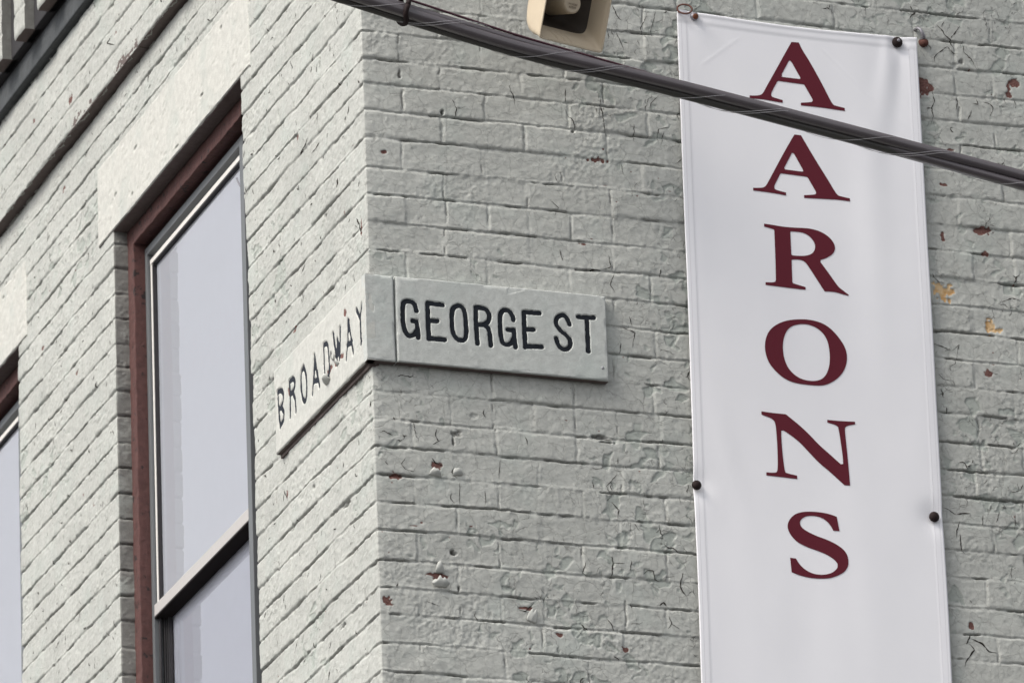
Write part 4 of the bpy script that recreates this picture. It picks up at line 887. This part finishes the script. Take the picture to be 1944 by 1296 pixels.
Ug, Vg = np.meshgrid(np.linspace(0, 1, nu), np.linspace(0, 1, nv))       # v: 0 top, 1 bottom
tx = BTL[0]*(1-Ug)+BTR[0]*Ug; bx_ = BBL[0]*(1-Ug)+BBR[0]*Ug; Xb = tx*(1-Vg)+bx_*Vg
sag = -0.010*np.sin(pi*Ug)*np.exp(-Vg*25); Zb = (BTL[1]*(1-Ug)+BTR[1]*Ug)*(1-Vg)+6.35*Vg+sag
Xb = Xb + 0.0015*vn(Zb*4, Ug*0+3, 9)
Ob = cloth_out(Xb, Zb)
edge_u = np.minimum(Ug, 1-Ug)*0.655; edge_v = Vg*2.18
Ob = Ob + 0.0006*(1-sstep(.024, .0262, edge_u)) + 0.0016*(1-sstep(.027, .032, edge_v)) + 0.0022*np.exp(-((edge_v-.004)/.004)**2)
co = np.stack([Xb, -Ob, Zb], -1).reshape(-1, 3); idx = np.arange(nu*nv).reshape(nv, nu)
f = np.stack([idx[:-1, :-1], idx[1:, :-1], idx[1:, 1:], idx[:-1, 1:]], -1).reshape(-1, 4)
cl = link('cloth', np_mesh('cloth', co, f), M['banner'], bn)
md = cl.modifiers.new('thickness', 'SOLIDIFY'); md.thickness = 0.0012; md.offset = -1
for k, rings in BANNER_LETTERS:
    rings = [round_curves(r, 2) for r in rings]
    bb = bbox(rings)
    def sdf(U, V, rings=rings): return poly_sdf(U, V, rings)
    me = shape_mesh('letter', sdf, bb, .0028, lambda u, v: np.stack([u, -(cloth_out(u, v)+.0009), v], -1))
    link('letter', me, M['maroon'], bn)
st = bmesh.new()
for q in (0.0215, 0.0255, 1-.0215, 1-.0255)[:]:
    pass
for du in (.010, .024):
    for sgn in (0, 1):
        z = 8.505
        while z > 6.4:
            v0 = (8.53-z)/2.18; xl = (BTL[0]*(1-v0)+BBL[0]*v0)+du; xr = (BTR[0]*(1-v0)+BBR[0]*v0)-du
            x = xr if sgn else xl
            o0 = float(cloth_out(np.array([x]), np.array([z]))[0])+.0013; o1 = float(cloth_out(np.array([x]), np.array([z-.0045]))[0])+.0013
            st.faces.new([st.verts.new(p) for p in ((x-.0004, -o0, z), (x+.0004, -o0, z), (x+.0004, -o1, z-.0045), (x-.0004, -o1, z-.0045))])
            z -= .0065
link('stitching', bm_mesh('stitching', st), M['thread'], bn)
def knob(x, z, r, mat, name='knob', out=.017, washer=False):
    kb = bmesh.new(); lathe(kb, (x, -out, z), (0.0, -1, -0.05), [(0, r*1.0), (.003, r*1.05), (.006, r*.98), (.0095, r*.72), (.0115, r*.4), (.0122, 0)], 24)
    return link(name, bm_mesh(name, kb, True), mat, bn)
knob(.8270, 7.2645, .0118, M['knob']); knob(1.4580, 7.2356, .0128, M['knob'])
k1 = knob(1.4366, 8.507, .0135, M['knob']); kb = bmesh.new(); lathe(kb, (1.4366, -.0285, 8.509), (0, -1, 0), [(0, .0045), (.002, .0042), (.003, 0)], 12)
o = link('stud', bm_mesh('stud', kb, True), M['bolt_steel'], k1)
k2 = knob(.8835, 8.517, .0105, M['bolt_steel'], name='bolt'); kb = bmesh.new(); lathe(kb, (.8835, -.0262, 8.5135), (0, -1, -.4), [(0, .0075), (.003, .0065), (.0045, 0)], 16)
link('rusty_stud', bm_mesh('rusty_stud', kb, True), M['rust_orange'], k2)
rg = [(.8535+.0165*cos(a)*.93+.0042*sin(a), -.030-.010*cos(a), 8.5285+.0125*sin(a)-.0060*cos(a)) for a in np.linspace(0, 2*pi, 33)]
tube('split_ring', rg, .0024, M['rust'], bn, 8)
# old iron fixing in the brick just past the banner's corner
fx = empty('iron_hook', (1.512, 0, 8.53), 'small rusty hook and plug in the bricks beside the banner top right corner', 'hook')
tube('hook', [(1.497, .004, 8.556), (1.499, -.012, 8.556), (1.503, -.018, 8.551), (1.508, -.019, 8.541), (1.513, -.016, 8.532), (1.514, .004, 8.528)], [.004, .004, .0042, .0045, .005, .005], M['bolt_steel'], fx, 10)
bm = bmesh.new(); lathe(bm, (1.5150, .004, 8.522), (.25, -1, -.2), [(0, .0115), (.014, .0105), (.019, .008), (.021, 0)], 18)
link('plug', bm_mesh('plug', bm, True), M['rust'], fx)

# ------------------------------------------------------------------ horn loudspeaker
a_ = Vector((sin(radians(16))*cos(radians(21)), -cos(radians(16))*cos(radians(21)), -sin(radians(21))))
rr_ = Vector((cos(radians(16)), sin(radians(16)), 0)); uu_ = Vector((sin(radians(16))*sin(radians(21)), -cos(radians(16))*sin(radians(21)), cos(radians(21))))
MB_ = Vector((0.4667, -0.22, 8.308)); HW, HH = 0.097, 0.105
MC = MB_ + uu_*HH
hs_ = empty('horn_loudspeaker', (MC.x, 0.0, MC.z), 'beige horn loudspeaker with square flared mouth on the brick wall, behind the cable', 'loudspeaker')
def sup(t, wd2, ht2, e):
    c, s = cos(t), sin(t)
    return (abs(c)**(2/e))*(1 if c >= 0 else -1)*wd2, (abs(s)**(2/e))*(1 if s >= 0 else -1)*ht2
def loft(name, rings, mat, parent, seg=96, cap=False):
    """rings: (distance behind the mouth, half width, half height, squareness)"""
    bm = bmesh.new(); R = []
    for L, w2, h2, e in rings:
        R.append([bm.verts.new(MC - a_*L + rr_*sup(2*pi*k/seg, w2, h2, e)[0] + uu_*sup(2*pi*k/seg, w2, h2, e)[1]) for k in range(seg)])
    for A, B in zip(R, R[1:]):
        for k in range(seg): bm.faces.new((A[k], A[(k+1) % seg], B[(k+1) % seg], B[k]))
    if cap: bm.faces.new(R[-1])
    return link(name, bm_mesh(name, bm, True), mat, parent)
E_ = 22
loft('housing', [(.012, .0905, .094, E_), (.0, HW-.004, HH-.004, E_), (-.002, HW-.002, HH-.002, E_), (-.001, HW, HH, E_), (.004, HW, HH, E_), (.009, HW-.003, HH-.003, E_),
               (.020, .0940, .099, 18), (.045, .0935, .095, 12), (.065, .0925, .088, 9), (.082, .0890, .082, 5.5), (.100, .0790, .073, 3.6), (.116, .0640, .060, 2.8), (.128, .0440, .042, 2.3), (.134, .020, .019, 2)], M['horn'], hs_, cap=True)
loft('throat', [(-.0005, HW-.0042, HH-.0042, E_), (.006, .0918, .0980, 20), (.018, .0905, .088, 16), (.032, .0890, .079, 12), (.050, .0870, .071, 9), (.066, .0840, .064, 7)], M['horn'], hs_)
loft('cavity', [(.0661, .0841, .0641, 7), (.085, .070, .056, 5), (.105, .055, .046, 4), (.118, .045, .038, 3)], M['horn_in'], hs_, cap=True)
bm = bmesh.new(); lathe(bm, MC - a_*.115, a_, [(0, .030), (.075, .0255), (.090, .0250), (.0935, .0225), (.0925, .019), (.0915, 0)], 40)
tb_ = link('centre_tube', bm_mesh('centre_tube', bm, True), M['horn'], hs_)
# raised maker's text on the tube end, too small to read: two rows of strokes
tx_ = bmesh.new(); c0 = MC - a_*.0225
random.seed(4)
for row, (n_, y_) in enumerate(((6, -.0015), (5, -.0095))):
    for i in range(n_):
        x_ = (i-(n_-1)/2)*.0045
        for dx_, dy_, w2, h2 in ((-.0010, 0, .0005, .0026), (.0011, 0, .0005, .0026 if random.random() > .4 else .0014), (0, .0022 if random.random() > .5 else 0, .0014, .0005)):
            q = [c0 + rr_*(x_+dx_+sx*w2) + uu_*(y_+dy_+sy*h2) + a_*.0018 for sx, sy in ((-1, -1), (1, -1), (1, 1), (-1, 1))]
            tx_.faces.new([tx_.verts.new(v) for v in q])
link('moulded_text', bm_mesh('moulded_text', tx_), M['horn_dark'], tb_)
# three moulded ribs on the lower inner face
for i in range(3):
    pts = []
    for t in np.linspace(0, 1, 12):
        L = .008+.034*t; hgt = np.interp(L, [0, .006, .018, .032, .05], [HH-.0042, .0980, .088, .079, .072])
        pts.append(MC - a_*L + rr_*(-.034+.021*i - .010*t - .006*t*t) - uu_*(hgt-.0004))
    tube('rib', pts, .0011, M['horn'], hs_, 6)
# swivel bracket to the wall
tube('bracket', [MC - a_*.10 + uu_*.06, MC - a_*.12 + uu_*.11, Vector((MC.x-.03, -.04, MC.z+.16)), Vector((MC.x-.03, .0, MC.z+.16))], .012, M['horn'], hs_, 12)

# ------------------------------------------------------------------ bundle of overhead cables
CY = -1.0
cb = empty('cable_bundle', (-.4, CY, 8.02), 'bundle of black cables lashed with thin wire, sloping down in front of the wall', 'cable')
def axis(x):                        # middle of the bundle
    z = np.interp(x, [-3, -.40, -.20, 0.03, .44, .90, 1.30, 3.2], [8.62, 8.0235, 7.9800, 7.931, 7.8725-.002, 7.797, 7.7290, 7.385])
    return z
xs = np.arange(-1.6, 2.6, 0.02)
zax = axis(xs); kz = np.exp(-np.arange(-8, 9)**2/18.0); kz /= kz.sum(); zax = np.convolve(np.pad(zax, 8, mode='edge'), kz, 'valid')
i0 = np.searchsorted(xs, -1.2); zax[:10] = zax[10]+(xs[10]-xs[:10])*.25; zax[-10:] = zax[-11]-(xs[-10:]-xs[-11])*.19
def strand(name, offs, rad, mat, seg=18):
    """offs: [(x, up, out)] keyed offsets of this cable from the bundle axis, out = towards the street"""
    ox = [o[0] for o in offs]; up = np.interp(xs, ox, [o[1] for o in offs]); ou = np.interp(xs, ox, [o[2] for o in offs])
    k2 = np.exp(-np.arange(-9, 10)**2/30.0); k2 /= k2.sum()
    up = np.convolve(np.pad(up, 9, mode='edge'), k2, 'valid'); ou = np.convolve(np.pad(ou, 9, mode='edge'), k2, 'valid')
    r = np.interp(xs, ox, [o[3] if len(o) > 3 else rad for o in offs])
    return tube(name, [(x, CY-o, z+u) for x, z, u, o in zip(xs, zax, up, ou)], list(r), mat, cb, seg)
strand('cable', [(-1.6, -.006, .012), (-.3, -.003, .012), (.0, -.004, .014), (.25, .001, .016), (.50, .003, .016), (.75, .004, .014), (1.0, .006, .012), (1.3, .011, .008), (2.6, .012, .004)], .0140, M['cable'])
strand('cable', [(-1.6, .012, .000), (-.3, .014, .000, .0108), (.0, .0200, .000, .0100), (.22, .0185, -.004, .0098), (.38, .012, -.010, .0100), (.55, .006, -.014), (.8, -.006, -.006), (1.0, -.010, .004), (1.3, -.0145, .010), (2.6, -.010, .014)], .0108, M['cable'])
strand('cable', [(-1.6, -.012, -.004), (-.3, -.016, -.002), (.0, -.015, .002), (.3, -.0135, .004), (.6, -.013, .004), (.9, -.014, .006), (1.2, -.006, -.008), (2.6, .0, -.012)], .0088, M['cable_green'])
strand('cable', [(-1.6, -.002, -.012), (2.6, -.004, -.014)], .0110, M['cable'])
strand('messenger_wire', [(-1.6, .040, .0), (-.3, .036, .004), (-.12, .034, .006), (.04, .031, .004), (.22, .0285, .0), (.4, .020, .0), (.6, .016, .0), (1.1, .012, -.008), (2.6, .014, .0)], .0030, M['messenger'], 8)
# lashing wires spiral round the bundle
def lashing(phase, pitch=0.40):
    pts = []
    x = -1.5
    while x < 2.5:
        t = phase + 2*pi*x/pitch; up_ = np.interp(x, [-.3, 0, .22, .38, .6, 1.3], [.0255, .0305, .0288, .0225, .0185, .0255]); dn_ = np.interp(x, [-.3, 0, .3, .9, 1.3], [-.0250, -.0242, -.0225, -.0232, -.0258]); lc = (up_+dn_)/2; lr = (up_-dn_)/2
        z = float(np.interp(x, xs, zax)); pts.append((x, CY-.003-.0265*cos(t), z+lc+lr*sin(t))); x += .008
    return tube('lashing_wire', pts, .00055, M['steel'], cb, 5)
for ph in (2.1, 2.35, 4.4): lashing(ph)
# tie that grips the bundle at the upper left
xt = -.252; zt = float(np.interp(xt, xs, zax))
pts = [(xt+.004*sin(3*t), CY-.004-.0300*cos(t), zt+.006+.0330*sin(t)) for t in np.linspace(0, 2*pi, 33)]
tube('cable_tie', pts, .0062, M['knob'], cb, 8)
tube('cable_tie_tail', [(xt, CY-.020, zt+.030), (xt+.012, CY-.022, zt+.040), (xt+.022, CY-.020, zt+.045)], .0055, M['knob'], cb, 8)
